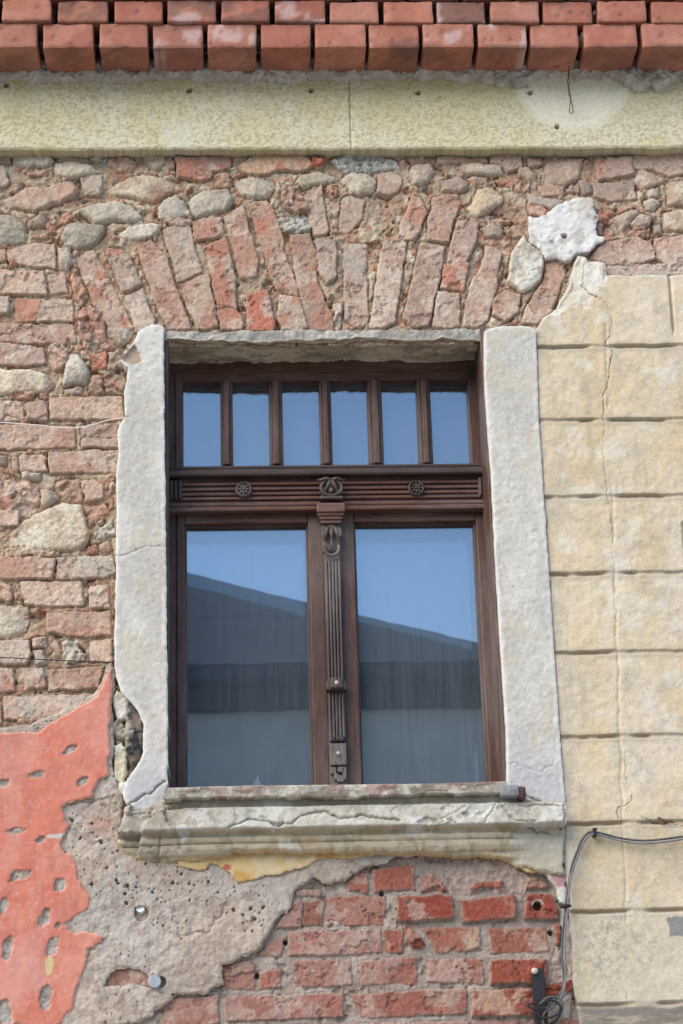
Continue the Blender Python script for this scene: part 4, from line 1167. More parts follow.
def brick_verts(sx, sy, sz, seed, nx=16, ny=18, nz=9, rad=.004):
    """a fired brick: softly rounded arrises, chips and a slightly uneven skin"""
    R = np.random.RandomState(seed)
    faces = []; V = []
    def sheet(nu, nv, f):
        o = sum(len(v) for v in V)
        uu, vv = np.meshgrid(np.linspace(-1, 1, nu), np.linspace(-1, 1, nv))
        P = f(uu.ravel(), vv.ravel()); V.append(P)
        idx = np.arange(nu * nv).reshape(nv, nu) + o
        faces.append(np.stack([idx[:-1, :-1].ravel(), idx[:-1, 1:].ravel(), idx[1:, 1:].ravel(), idx[1:, :-1].ravel()], 1))
    one = lambda a: np.ones_like(a)
    sheet(nx, nz, lambda a, b: np.stack([a, -one(a), b], 1)); sheet(nx, nz, lambda a, b: np.stack([-a, one(a), b], 1))
    sheet(ny, nz, lambda a, b: np.stack([one(a), a, b], 1)); sheet(ny, nz, lambda a, b: np.stack([-one(a), -a, b], 1))
    sheet(nx, ny, lambda a, b: np.stack([a, b, one(a)], 1)); sheet(nx, ny, lambda a, b: np.stack([a, -b, -one(a)], 1))
    P = np.concatenate(V); F = np.concatenate(faces)
    half = np.array([sx, sy, sz]) / 2
    # denser rings near the edges
    P = np.sign(P) * (1 - (1 - np.abs(P)) ** 1.5)
    Q = P * half
    rr = rad * (1 + 1.2 * (fbm(Q[:, 0] + Q[:, 1] * 1.3 + seed, Q[:, 2] - Q[:, 1] * .7 + seed, .03, 3, 181) - .3))
    rr = np.clip(rr, .0015, .012)[:, None]
    inner = np.clip(Q, -(half - rr), half - rr)
    d = Q - inner; L = np.linalg.norm(d, axis=1, keepdims=True)
    Q = np.where(L > 1e-9, inner + d / np.maximum(L, 1e-9) * rr, Q)
    nrm = P / np.maximum(np.linalg.norm(P, axis=1, keepdims=True), 1e-9)
    n1 = fbm(Q[:, 0] + Q[:, 1] * .8 + seed * 3.1, Q[:, 2] + Q[:, 1] * .6, .03, 4, 182, .6) - .5
    pit = ss(.86, .92, fbm(Q[:, 0] + Q[:, 1] + seed, Q[:, 2] - Q[:, 1], .009, 3, 183))
    Q = Q + nrm * (n1 * .003 - pit * .002)[:, None]
    n2 = fbm(Q[:, 0] + Q[:, 1] + seed * 1.7, Q[:, 2] + Q[:, 1] * .5, .06, 4, 184, .6)
    base = [(186, 118, 94), (182, 111, 88), (190, 126, 102), (178, 107, 84), (192, 121, 94), (184, 121, 100)][R.randint(6)]
    C = mixc(np.broadcast_to(lin(base), (len(Q), 3)), lin((212, 146, 124)), ss(.5, .8, n2) * .5)
    C = mixc(C, lin((166, 94, 78)), ss(.45, .85, fbm(Q[:, 0] - Q[:, 1] + seed, Q[:, 2], .09, 5, 185)) * .35)
    C = mixc(C, lin((104, 70, 62)), pit * .6)
    if R.rand() < .25: C = mixc(C, lin((96, 82, 78)), ss(.5, .62, fbm(Q[:, 0] + seed, Q[:, 2] + Q[:, 1] * .4, .06, 4, 186)) * .5)
    if R.rand() < .3: C = mixc(C, lin((220, 190, 182)), ss(.58, .7, fbm(Q[:, 0] + seed * 2, Q[:, 2], .05, 4, 187)) * .6)
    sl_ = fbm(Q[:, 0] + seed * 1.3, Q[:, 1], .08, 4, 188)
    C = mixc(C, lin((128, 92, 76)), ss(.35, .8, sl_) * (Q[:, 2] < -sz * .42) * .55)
    C = C * (1 + R.uniform(-.10, .08))
    L_ = (C @ np.array((.25, .65, .10)))[:, None]
    return Q, F, L_ + (C - L_) * .9


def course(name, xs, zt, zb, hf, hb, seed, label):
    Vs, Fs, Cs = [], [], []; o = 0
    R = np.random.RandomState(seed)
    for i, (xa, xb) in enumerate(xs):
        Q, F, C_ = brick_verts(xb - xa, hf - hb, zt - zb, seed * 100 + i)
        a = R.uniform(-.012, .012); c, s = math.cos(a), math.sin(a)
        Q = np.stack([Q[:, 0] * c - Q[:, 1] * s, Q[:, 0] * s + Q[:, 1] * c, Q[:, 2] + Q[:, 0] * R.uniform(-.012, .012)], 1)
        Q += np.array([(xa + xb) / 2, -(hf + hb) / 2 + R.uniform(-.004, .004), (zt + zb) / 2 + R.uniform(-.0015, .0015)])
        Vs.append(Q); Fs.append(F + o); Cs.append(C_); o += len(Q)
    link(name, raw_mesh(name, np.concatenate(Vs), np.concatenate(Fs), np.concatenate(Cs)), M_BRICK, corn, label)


HC1 = .172
r1 = [(-12, 37.5), (43, 93.6), (99.6, 148), (153, 203), (207.5, 256.3), (261, 310.6), (315, 366), (369, 419), (423, 474), (478, 526.5), (530.5, 578.5), (584, 637), (642, 693)]
xs1 = [(Wx(a, 35, HC1), Wx(b, 35, HC1)) for a, b in r1]
per = (xs1[-1][0] - xs1[0][0]) / 12
for k in range(1, 5):
    xs1 = [(xs1[0][0] - per, xs1[0][0] - .013)] + xs1
    xs1 = xs1 + [(xs1[-1][1] + .013, xs1[-1][1] + per)]
Z1t, Z1b = Wz(341, 23.5, HC1), Wz(341, 47.5, HC1)
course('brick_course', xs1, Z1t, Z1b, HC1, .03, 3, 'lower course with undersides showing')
HC2 = .182
r2 = [(2.5, 51.6), (57.6, 108), (114.7, 163), (167.5, 216), (221.3, 269.5), (275, 325), (330, 378.8), (384, 433), (437, 485), (490.5, 539), (543, 592), (597.5, 646), (651.5, 700)]
xs2 = [(Wx(a, 11, HC2), Wx(b, 11, HC2)) for a, b in r2]
for k in range(1, 5):
    xs2 = [(xs2[0][0] - per, xs2[0][0] - .013)] + xs2 + [(xs2[-1][1] + .013, xs2[-1][1] + per)]
Z2b, Z2t = Wz(341, 21.8, HC2), Wz(341, 0.5, HC2)
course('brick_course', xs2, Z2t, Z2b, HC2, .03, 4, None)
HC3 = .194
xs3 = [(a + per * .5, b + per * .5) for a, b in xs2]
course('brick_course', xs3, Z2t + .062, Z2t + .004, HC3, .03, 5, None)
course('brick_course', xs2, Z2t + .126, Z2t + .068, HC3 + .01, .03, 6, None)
# mortar core between the bricks, set back in the joints
ux = np.linspace(XW0, XW1, 900); vz = np.linspace(Wz(341, 62, .05), Z2t + .12, 90)
MX, MZ = np.meshgrid(ux, vz)
hm = .122 + (fbm(MX, MZ, .025, 4, 191, .6) - .5) * .08
hm = np.minimum(hm, .03 + (.3 * np.clip((MZ - Z1b) / .03, 0, 1)) + .0)
Pm = np.stack([MX, -hm, MZ], -1)
cm = mixc(np.broadcast_to(lin((126, 112, 100)), MX.shape + (3,)), lin((170, 158, 146)), ss(.5, .66, fbm(MX, MZ, .03, 4, 192)))
grid_surface('joint_mortar', Pm, cm, M_CEMENT, corn)

# ------------------------------------------------------------------ plain body of the building behind and beyond the surveyed face
def boxmesh(bm, x0, x1, y0, y1, z0, z1, bev=0.0):
    r = bmesh.ops.create_cube(bm, size=1.0)
    bmesh.ops.scale(bm, vec=(x1 - x0, y1 - y0, z1 - z0), verts=r['verts'])
    bmesh.ops.translate(bm, vec=((x0 + x1) / 2, (y0 + y1) / 2, (z0 + z1) / 2), verts=r['verts'])
    if bev > 0:
        es = list({e for v in r['verts'] for e in v.link_edges})
        bmesh.ops.bevel(bm, geom=es, offset=bev, segments=2, affect='EDGES', profile=.5)


def bmobj(name, bm, mat, parent=None, label=None, smooth=False):
    me = bpy.data.meshes.new(name)
    bmesh.ops.recalc_face_normals(bm, faces=bm.faces[:])
    bm.to_mesh(me); bm.free()
    if smooth:
        me.polygons.foreach_set('use_smooth', [True] * len(me.polygons))
    return link(name, me, mat, parent, label)


M_BODY = plain_mat('old_render', (196, 176, 160), .95, k=.7, scale=9, amt=.2, bump=.5, bdist=.01)
ox0, ox1, oz0, oz1 = Wx(160, 560, -.16), Wx(512, 560, -.16), Wz(335, 800, -.1), Wz(325, 335, 0)
bm = bmesh.new()
for (a, b, c, d) in ((-9, ox0, -.0, 5.2), (ox1, 9, 0, 5.2), (ox0, ox1, 0, oz0), (ox0, ox1, oz1, 5.2)):
    boxmesh(bm, a, b, .032, .42, c, d)
bmobj('wall_body', bm, M_BODY, wall)
M_ROOM = plain_mat('dim_room_paint', (150, 146, 138), .9, k=.6, scale=4, amt=.1)
bm = bmesh.new()
boxmesh(bm, ox0 - .6, ox1 + .6, 2.9, 3.0, oz0 - .8, oz1 + .5)
boxmesh(bm, ox0 - .7, ox0 - .6, .42, 3.0, oz0 - .8, oz1 + .5); boxmesh(bm, ox1 + .6, ox1 + .7, .42, 3.0, oz0 - .8, oz1 + .5)
boxmesh(bm, ox0 - .7, ox1 + .7, .42, 3.0, oz0 - .9, oz0 - .8); boxmesh(bm, ox0 - .7, ox1 + .7, .42, 3.0, oz1 + .5, oz1 + .6)
tag(bmobj('room', bm, M_ROOM), kind='structure')

# ------------------------------------------------------------------ the timber window
HF = -.135
DK, RD, GY = (48, 36, 32), (98, 66, 54), (126, 115, 109)
WV = wood_mat('weathered_timber_upright', 2, DK, RD, GY, .45)
WH = wood_mat('weathered_timber_level', 0, (54, 38, 33), (108, 70, 55), (128, 115, 108), .5)
WD = wood_mat('carved_timber', 2, (48, 40, 38), (82, 66, 60), (122, 116, 112), .9)
WDH = wood_mat('dark_ledge_timber', 0, (46, 38, 36), (78, 60, 54), (116, 108, 104), .6)
WC = wood_mat('corbel_timber', 0, (76, 52, 44), (124, 88, 74), (130, 120, 112), .6)


def glass_mat():
    m, nt, out = new_mat('old_window_glass'); L = nt.links.new
    gl = N(nt, 'ShaderNodeBsdfGlossy'); gl.inputs['Roughness'].default_value = .012; gl.inputs['Color'].default_value = (.80, .90, .98, 1)
    tr = N(nt, 'ShaderNodeBsdfTransparent'); tr.inputs['Color'].default_value = (.78, .82, .84, 1)
    fr = N(nt, 'ShaderNodeFresnel'); fr.inputs['IOR'].default_value = GLASS_IOR
    ge = N(nt, 'ShaderNodeNewGeometry'); io = N(nt, 'ShaderNodeMapRange')
    io.inputs['To Min'].default_value = GLASS_IOR; io.inputs['To Max'].default_value = 1 / GLASS_IOR
    L(ge.outputs['Backfacing'], io.inputs['Value']); L(io.outputs[0], fr.inputs['IOR'])
    tc = N(nt, 'ShaderNodeTexCoord'); n = N(nt, 'ShaderNodeTexNoise'); n.inputs['Scale'].default_value = 5; n.inputs['Detail'].default_value = 2
    L(tc.outputs['Object'], n.inputs['Vector'])
    bp = N(nt, 'ShaderNodeBump'); bp.inputs['Strength'].default_value = .05; bp.inputs['Distance'].default_value = .002
    L(n.outputs['Fac'], bp.inputs['Height']); L(bp.outputs[0], gl.inputs['Normal'])
    mx = N(nt, 'ShaderNodeMixShader'); L(fr.outputs[0], mx.inputs[0]); L(tr.outputs[0], mx.inputs[1]); L(gl.outputs[0], mx.inputs[2])
    # film of dust and dried rain streaks on the glass
    df = N(nt, 'ShaderNodeBsdfDiffuse'); df.inputs['Color'].default_value = (.62, .70, .80, 1)
    mp = N(nt, 'ShaderNodeMapping'); mp.inputs['Scale'].default_value = (1, 1, .03); L(tc.outputs['Object'], mp.inputs['Vector'])
    ns = N(nt, 'ShaderNodeTexNoise'); ns.inputs['Scale'].default_value = 160; ns.inputs['Detail'].default_value = 4; L(mp.outputs[0], ns.inputs['Vector'])
    mr = N(nt, 'ShaderNodeMapRange'); mr.inputs['From Min'].default_value = .3; mr.inputs['From Max'].default_value = .75; mr.inputs['To Min'].default_value = .03; mr.inputs['To Max'].default_value = .07
    L(ns.outputs['Fac'], mr.inputs['Value'])
    m2 = N(nt, 'ShaderNodeMixShader'); L(mr.outputs[0], m2.inputs[0]); L(mx.outputs[0], m2.inputs[1]); L(df.outputs[0], m2.inputs[2])
    L(m2.outputs[0], out.inputs[0])
    return m


GLASS_IOR = 2.5
M_GLASS = glass_mat()
win = thing('timber_window', 'dark brown weathered timber window with six small top panes over two tall casements', 'window', (Wx(334, 780, HF), -HF, Wz(334, 785, HF)))


def member(name, mat, parent, x0, x1, z0, z1, hf, hb, bev=.003, label=None, extra=None):
    bm = bmesh.new()
    boxmesh(bm, x0, x1, -hf, -hb, z0, z1, bev)
    if extra: extra(bm)
    return bmobj(name, bm, mat, parent, label)


zTop, zRail, zPb = Wz(325, 359, HF), Wz(325, 381, HF), Wz(325, 464, HF)
zLed, zFr, zBead, zSash = Wz(330, 474.5, HF), Wz(330, 500.5, HF), Wz(330, 510.5, HF), Wz(330, 522.5, HF)
zBot = Wz(335, 797, HF)
fx0, fx1 = Wx(163, 560, HF) - .02, Wx(503, 560, HF) + .02
fi0, fi1 = Wx(183, 430, HF), Wx(470, 430, HF)
# fixed outer frame
bm = bmesh.new()
boxmesh(bm, fx0, Wx(177, 655, HF), -HF, -HF + .09, zBot, zTop + .03, .003)
boxmesh(bm, Wx(492, 655, HF), fx1, -HF, -HF + .09, zBot, zTop + .03, .003)
frame = bmobj('outer_frame', bm, WV, win)
member('head_rail', WH, frame, Wx(177, 655, HF) - .001, Wx(492, 655, HF) + .001, zRail + .016, zTop + .03, HF - .001, HF - .085, .003)
member('reveal_lining', WV, frame, Wx(500.5, 650, .03) - .006, Wx(500.5, 650, .03) + .010, zBot, zTop + .025, .012, HF - .02, .002)
member('reveal_lining', WV, frame, Wx(166.5, 600, .03) - .012, Wx(166.5, 600, .03) + .0035, zBot, zTop + .025, .004, HF - .02, .002)
# top light with muntins
bm = bmesh.new()
tl0, tl1 = Wx(175, 430, HF), Wx(479, 430, HF)
boxmesh(bm, tl0, fi0, -(HF + .004), -(HF - .05), zPb - .02, zRail + .024, .0025)
boxmesh(bm, fi1, tl1, -(HF + .004), -(HF - .05), zPb - .02, zRail + .024, .0025)
top = bmobj('top_light', bm, WV, win)
member('rail', WH, top, fi0 - .0005, fi1 + .0005, zRail, zRail + .024, HF + .003, HF - .05, .0025)
panes = [(183, 220.5), (233, 269.3), (283, 320), (332, 368.5), (383, 418.5), (432, 470)]
for i in range(5):
    a, b = Wx(panes[i][1], 430, HF), Wx(panes[i + 1][0], 430, HF)
    def shape(bm, a=a, b=b):
        boxmesh(bm, a + (b - a) * .28, b - (b - a) * .28, -(HF + .014), -(HF - .0), zPb - .004, zRail - .001, .003)
    member('muntin', WV, top, a, b, zPb - .004, zRail + .002, HF + .002, HF - .045, .005, extra=shape)
for a, b in panes:
    member('pane', M_GLASS, top, Wx(a, 430, HF) - .004, Wx(b, 430, HF) + .004, zPb - .01, zRail + .01, HF - .026, HF - .030, 0)
# transom: ledge, reeded frieze and lower bead
tr0, tr1 = Wx(166.5, 480, HF) - .006, Wx(493, 480, HF) + .006
tran = member('transom', WH, win, tr0, tr1, Wz(330, 506, HF + .018), Wz(330, 470, HF + .018), HF + .018, HF - .07, .003)
lg = bmesh.new()
boxmesh(lg, tr0, tr1, -(HF + .045), -(HF - .03), Wz(330, 474.5, HF + .045), Wz(330, 467.5, HF + .045), .005)
boxmesh(lg, tr0 + .002, tr1 - .002, -(HF + .030), -(HF - .03), Wz(330, 468, HF + .03), Wz(330, 464.6, HF + .03), .003)
bmobj('ledge', lg, WDH, tran, 'dark weathered drip ledge')
rd = bmesh.new()
zr = [Wz(330, y, HF + .02) for y in (483.5, 488.5, 493.5, 498)]
for z_ in zr:
    boxmesh(rd, tr0 + .035, tr1 - .035, -(HF + .026), -(HF + .01), z_ - .0045, z_ + .0045, .003)
bmobj('reeding', rd, WH, tran)
bd = bmesh.new()
boxmesh(bd, tr0, tr1, -(HF + .032), -(HF - .02), Wz(330, 510, HF + .032), Wz(330, 505.2, HF + .032), .004)
boxmesh(bd, tr0, tr1, -(HF + .024), -(HF - .02), Wz(330, 505.5, HF + .024), Wz(330, 500.8, HF + .024), .004)
bmobj('bead', bd, WH, tran)
for xa, xb in ((169, 182.3), (478, 491.3)):
    eb = bmesh.new()
    xa, xb = Wx(xa, 490, HF + .02), Wx(xb, 490, HF + .02)
    boxmesh(eb, xa, xb, -(HF + .027), -(HF), Wz(330, 499.5, HF + .02), Wz(330, 479.5, HF + .02), .002)
    for k in range(3):
        cx = xa + (xb - xa) * (k + .5) / 3
        boxmesh(eb, cx - .0042, cx + .0042, -(HF + .036), -(HF + .02), Wz(330, 498.8, HF + .02), Wz(330, 480.3, HF + .02), .0035)
    bmobj('end_block', eb, WD, tran)


def disc(bm, cx, cz, r, h0, h1, seg=28, rings=((1, 0), (.94, .7), (.8, 1), (.7, .75), (.62, .6))):
    prev = None
    for (rf, hf) in rings:
        vs = [bm.verts.new((cx + r * rf * math.cos(2 * math.pi * k / seg), -(h0 + (h1 - h0) * hf), cz + r * rf * math.sin(2 * math.pi * k / seg))) for k in range(seg)]
        if prev:
            for k in range(seg): bm.faces.new((prev[k], prev[(k + 1) % seg], vs[(k + 1) % seg], vs[k]))
        prev = vs
    c = bm.verts.new((cx, -(h0 + (h1 - h0) * rings[-1][1]), cz))
    for k in range(seg): bm.faces.new((prev[k], prev[(k + 1) % seg], c))


def ball(bm, x, h, z, rx, ry, rz, rot=0):
    r = bmesh.ops.create_uvsphere(bm, u_segments=14, v_segments=9, radius=1)
    M = Matrix.Translation((x, -h, z)) @ Matrix.Rotation(rot, 4, 'Y') @ Matrix.Diagonal((rx, ry, rz, 1))
    bmesh.ops.transform(bm, matrix=M, verts=r['verts'])


for px, py in ((243.7, 489.6), (416.2, 488.3)):
    b = bmesh.new(); cx, cz = W(px, py, HF + .03); cx, cz = float(cx), float(cz)
    disc(b, cx, cz, .0222, HF + .015, HF + .040)
    for k in range(8):
        a = k * math.pi / 4
        ball(b, cx + .0095 * math.cos(a), HF + .032, cz + .0095 * math.sin(a), .0068, .005, .0034, -a)
    ball(b, cx, HF + .035, cz, .0045, .006, .0045)
    bmobj('rosette', b, WD, tran, smooth=True)


def tube(bm, pts, r, seg=8, closed=False):
    pts = [Vector(p) for p in pts]; n = len(pts); rings = []
    for i, p in enumerate(pts):
        a = pts[(i - 1) % n] if (i > 0 or closed) else p; c = pts[(i + 1) % n] if (i < n - 1 or closed) else p
        t = (c - a).normalized()
        up = Vector((0, 1, 0)) if abs(t.y) < .9 else Vector((1, 0, 0))
        s = t.cross(up).normalized(); q = s.cross(t).normalized()
        rr = r[i] if isinstance(r, (list, tuple)) else r
        rings.append([bm.verts.new(p + s * (rr * math.cos(2 * math.pi * k / seg)) + q * (rr * math.sin(2 * math.pi * k / seg))) for k in range(seg)])
    m = n if closed else n - 1
    for i in range(m):
        A, B = rings[i], rings[(i + 1) % n]
        for k in range(seg): bm.faces.new((A[k], A[(k + 1) % seg], B[(k + 1) % seg], B[k]))
    if not closed:
        bm.faces.new(rings[0]); bm.faces.new(rings[-1][::-1])


# carved cartouche over the middle post
b = bmesh.new(); cx, cz = [float(v) for v in W(331.2, 489.5, HF + .04)]
ring = [(cx + .0265 * math.cos(t), -(HF + .046), cz + .002 + .021 * math.sin(t)) for t in np.linspace(0, 2 * math.pi, 28, endpoint=False)]
tube(b, ring, .0052, 8, True)
boxmesh(b, cx - .029, cx + .029, -(HF + .054), -(HF + .015), cz - .030, cz - .0225, .002)
boxmesh(b, cx - .026, cx + .026, -(HF + .03), -(HF + .012), cz - .024, cz + .02, .004)
for s in (-1, 1):
    tube(b, [(cx + s * .036, -(HF + .042), cz + .0255), (cx + s * .026, -(HF + .048), cz + .0235), (cx + s * .014, -(HF + .052), cz + .026), (cx, -(HF + .052), cz + .022)], [.0028, .0042, .005, .0045])
    tube(b, [(cx + s * .002, -(HF + .052), cz + .020), (cx + s * .009, -(HF + .05), cz + .008), (cx + s * .016, -(HF + .046), cz - .006), (cx + s * .013, -(HF + .044), cz - .018)], [.005, .0045, .0042, .003])
    ball(b, cx + s * .0125, HF + .036, cz + .009, .0065, .006, .0075)
ball(b, cx, HF + .048, cz - .006, .0072, .008, .0085)
ball(b, cx, HF + .042, cz - .018, .009, .006, .005)
bmobj('cartouche', b, WD, tran, 'blackened carved scroll ornament', smooth=True)
# two casements
s_zb = zBot
for (o0, o1, g0, g1) in ((176, 327.3, 185, 311), (339.5, 494, 357.8, 482.5)):
    x0, x1 = Wx(o0, 655, HF), Wx(o1, 655, HF); y0, y1 = Wx(g0, 655, HF), Wx(g1, 655, HF)
    bm = bmesh.new()
    boxmesh(bm, x0 + .001, y0, -(HF + .004), -(HF - .05), s_zb, zBead - .001, .004)
    boxmesh(bm, y1, x1 - .001, -(HF + .004), -(HF - .05), s_zb, zBead - .001, .004)
    s = bmobj('casement', bm, WV, win)
    member('top_rail', WH, s, y0 - .0006, y1 + .0006, zSash, zBead - .0015, HF + .003, HF - .05, .004)
    member('bottom_rail', WH, s, y0 - .0006, y1 + .0006, s_zb, s_zb + .03, HF + .003, HF - .05, .004)
    bb = bmesh.new(); w = .005
    boxmesh(bb, y0 - .002, y0 + w, -(HF - .012), -(HF - .03), s_zb + .03, zSash + .002, .002); boxmesh(bb, y1 - w, y1 + .002, -(HF - .012), -(HF - .03), s_zb + .03, zSash + .002, .002)
    boxmesh(bb, y0 + w, y1 - w, -(HF - .012), -(HF - .03), zSash - w, zSash + .002, .002)
    bmobj('glazing_bead', bb, WV, s)
    member('pane', M_GLASS, s, y0 - .004, y1 + .004, s_zb + .02, zSash + .006, HF - .028, HF - .032, 0)
    # the inner leaf of the double window, not quite parallel to the outer one
    b2 = bmesh.new(); boxmesh(b2, y0 - .01, y1 + .01, -(HF - .085), -(HF - .088), s_zb + .01, zSash + .016)
    ang = 1.05 if o0 < 300 else .55
    bmesh.ops.rotate(b2, cent=((y0 + y1) / 2, -(HF - .085), s_zb), matrix=Matrix.Rotation(math.radians(ang), 3, 'Z') @ Matrix.Rotation(math.radians(.08), 3, 'X'), verts=b2.verts[:])
    bmobj('inner_pane', b2, M_GLASS, s)
# fluted middle post
b = bmesh.new(); hs = HF + .028
pc0, pc1 = Wx(332.7, 570, hs), Wx(338.6, 770, hs)
pcx = (pc0 + pc1) / 2; hw = .0215
zS0, zS1 = s_zb, Wz(331, 521, hs)
boxmesh(b, pcx - hw, pcx + hw, -(HF + .016), -(HF - .02), zS0, zS1, .003)
zf1, zf0 = Wz(333, 560, hs), Wz(337, 741, hs)
for k in range(5):
    xk = pcx - hw + .005 + k * (2 * hw - .010) / 4
    boxmesh(b, xk - .0034, xk + .0034, -(HF + .025), -(HF + .01), zf0, zf1, .0028)
post = bmobj('middle_post', b, WD, win, 'grey fluted closing post')
b = bmesh.new(); kx = Wx(331, 512, HF + .04)
for (w, y0, y1, hh) in ((.0360, 503.4, 512.5, .052), (.0335, 512, 515.5, .046), (.0295, 515, 518.6, .041), (.0265, 518.2, 521.8, .036)):
    boxmesh(b, kx - w, kx + w, -(HF + hh), -(HF), Wz(331, y1, HF + .045), Wz(331, y0, HF + .045), .0025)
bmobj('corbel', b, WC, post, 'lighter brown stepped corbel')
b = bmesh.new(); lx = Wx(331.6, 540, HF + .03); z0_ = Wz(331.6, 524, HF + .03); z1_ = Wz(331.6, 558, HF + .03)
LZ = z0_ - z1_
boxmesh(b, lx - .0235, lx + .0235, -(HF + .024), -(HF + .008), z1_ + LZ * .2, z0_ + .004, .004)
for s in (-1, 0, 1):
    tube(b, [(lx + s * .004, -(HF + .032), z0_ - LZ * .05), (lx + s * .014, -(HF + .034), z0_ - LZ * .26), (lx + s * .017, -(HF + .036), z0_ - LZ * .44)], [.003, .0062, .0038])
for t in (-1, 1):
    tube(b, [(lx + t * .022, -(HF + .029), z0_ - LZ * .12), (lx + t * .0225, -(HF + .033), z0_ - LZ * .34), (lx + t * .015, -(HF + .034), z0_ - LZ * .50)], [.003, .005, .003])
tube(b, [(lx, -(HF + .034), z0_ - LZ * .42), (lx, -(HF + .036), z0_ - LZ * .62), (lx, -(HF + .033), z0_ - LZ * .76)], [.0035, .0032, .005])
arc = [(lx + .0185 * math.cos(a), -(HF + .032), z0_ - LZ * .72 + .019 * math.sin(a)) for a in np.linspace(math.radians(160), math.radians(380), 18)]
tube(b, arc, .0046)
bmobj('leaf_ornament', b, WD, post, 'carved leaf with a hanging ring', smooth=True)
b = bmesh.new(); mx_ = Wx(336.4, 685, HF + .035)
boxmesh(b, mx_ - .0165, mx_ + .0165, -(HF + .046), -(HF + .01), Wz(336, 689, HF + .035), Wz(336, 678.5, HF + .035), .003)
boxmesh(b, mx_ - .026, mx_ + .026, -(HF + .040), -(HF + .01), Wz(336, 690.5, HF + .035), Wz(336, 681, HF + .035), .004)
blk = bmobj('latch_block', b, WD, post)
M_BOLT = plain_mat('dull_zinc', (172, 160, 150), .5, .6, scale=200)
M_IRON = plain_mat('blackened_iron', (52, 48, 50), .6, .5, scale=160, bump=.5)
b = bmesh.new(); ball(b, Wx(337, 681.5, HF + .05), HF + .046, Wz(337, 682.5, HF + .05), .0068, .005, .0068)
bmobj('bolt', b, M_BOLT, blk, smooth=True)
b = bmesh.new(); px_ = Wx(338.6, 762, HF + .03)
boxmesh(b, px_ - .0205, px_ + .0205, -(HF + .030), -(HF + .012), Wz(338.6, 765, HF + .03), Wz(338.6, 743, HF + .03), .003)
for k, (dx, dz, w, h_) in enumerate(((-.013, -.012, .007, .009), (.006, -.010, .009, .007), (.014, -.020, .005, .016), (-.006, -.028, .006, .008), (.004, -.033, .009, .008))):
    zz = Wz(338.6, 765, HF + .03)
    boxmesh(b, px_ + dx - w, px_ + dx + w, -(HF + .026), -(HF + .012), zz + dz - h_, zz + dz + h_, .002)
M_SCAR = plain_mat('bleached_wood', (112, 104, 100), .85, k=.85, scale=160, amt=.45, stretch=(1, 1, .2), bump=.6)
pl = bmobj('foot_plate', b, M_SCAR, post, 'bleached splintered foot of the post')
for (px, py, m_, rr) in ((333.6, 739.8, M_IRON, .0072), (342.9, 739.4, M_IRON, .0078), (338.6, 753.6, M_BOLT, .0065)):
    b = bmesh.new(); ball(b, Wx(px, py, HF + .03), HF + .030, Wz(px, py, HF + .03), rr, .005, rr)
    bmobj('bolt', b, m_, pl, smooth=True)

# sill board in front of the window, paint worn off
HBD = .098
ub = np.linspace(Wx(164.5, 790, HBD), Wx(508, 790, HBD), 360)
zt_, zb_ = Wz(335, 784, HBD), Wz(335, 796.5, HBD)
sec = [(-.13, .006), (-.06, .004), (.0, .002)] + [(.088 - .0, 0)] + [(.096, -.002), (.098, -.005)] + [(.098, -.005 - (zt_ - zb_ - .008) * t) for t in np.linspace(.1, 1, 9)] + [(.094, zb_ - zt_), (.07, zb_ - zt_ + .001), (.04, zb_ - zt_ + .002)]
sa = np.array(sec)
Pb = np.zeros((len(sec), len(ub), 3)); Pb[..., 0] = ub[None]; Pb[..., 1] = -sa[:, 0][:, None]; Pb[..., 2] = zt_ + sa[:, 1][:, None]
nn = fbm(Pb[..., 0], Pb[..., 2] * 1.5, .04, 5, 201, .6)
Pb[..., 1] -= (nn - .5) * .006
xx = (ub - ub[0]) / (ub[-1] - ub[0])
Pb[..., 2] += (np.sin(xx * 7) * .002 - np.exp(-((xx - .62) / .2) ** 2) * -.002)[None]
Pb[..., 2] -= ((sa[:, 1] < -.02)[:, None]) * ((fbm(Pb[..., 0], Pb[..., 0] * 0, .08, 4, 202) - .5) * .010)
red_ = ss(.50, .60, nn + (.13 - (zt_ - Pb[..., 2]) * 7.5) + .06 * (Pb[..., 0] - .0) - .03)
cb_ = mixc(np.broadcast_to(lin((178, 170, 154)), Pb.shape), lin((206, 198, 182)), ss(.4, .6, fbm(Pb[..., 0], Pb[..., 2], .02, 4, 203)))
cb_ = mixc(cb_, lin((118, 104, 88)), ss(.55, .66, fbm(Pb[..., 0], Pb[..., 2] * 3, .03, 4, 204)) * .7)
cb_ = mixc(cb_, lin((150, 100, 98)), red_ * .5)
board = grid_surface('sill_board', Pb, cb_, M_CEMENT, sur, 'thin outer sill board with worn red paint', flip=True)
M_TIN = plain_mat('bent_tin', (128, 130, 130), .75, .15, scale=70, amt=.25, bump=.5, bdist=.003)
b = bmesh.new()
boxmesh(b, Wx(500, 790, HBD), Wx(519, 790, HBD), -(HBD + .006), -.03, Wz(510, 796.5, HBD), Wz(510, 785, HBD), .004)
bmobj('end_cap', b, M_TIN, board, 'bent grey tin end', smooth=True)
M_RUST = plain_mat('rusty_end', (88, 62, 60), .8, .2, scale=120, amt=.4)
b = bmesh.new()
boxmesh(b, Wx(518.3, 790, HBD), Wx(526, 790, HBD), -(HBD + .002), -.05, Wz(521, 798.5, HBD), Wz(521, 786, HBD), .006)
bmobj('end_piece', b, M_RUST, board, 'dark rusty end piece', smooth=True)

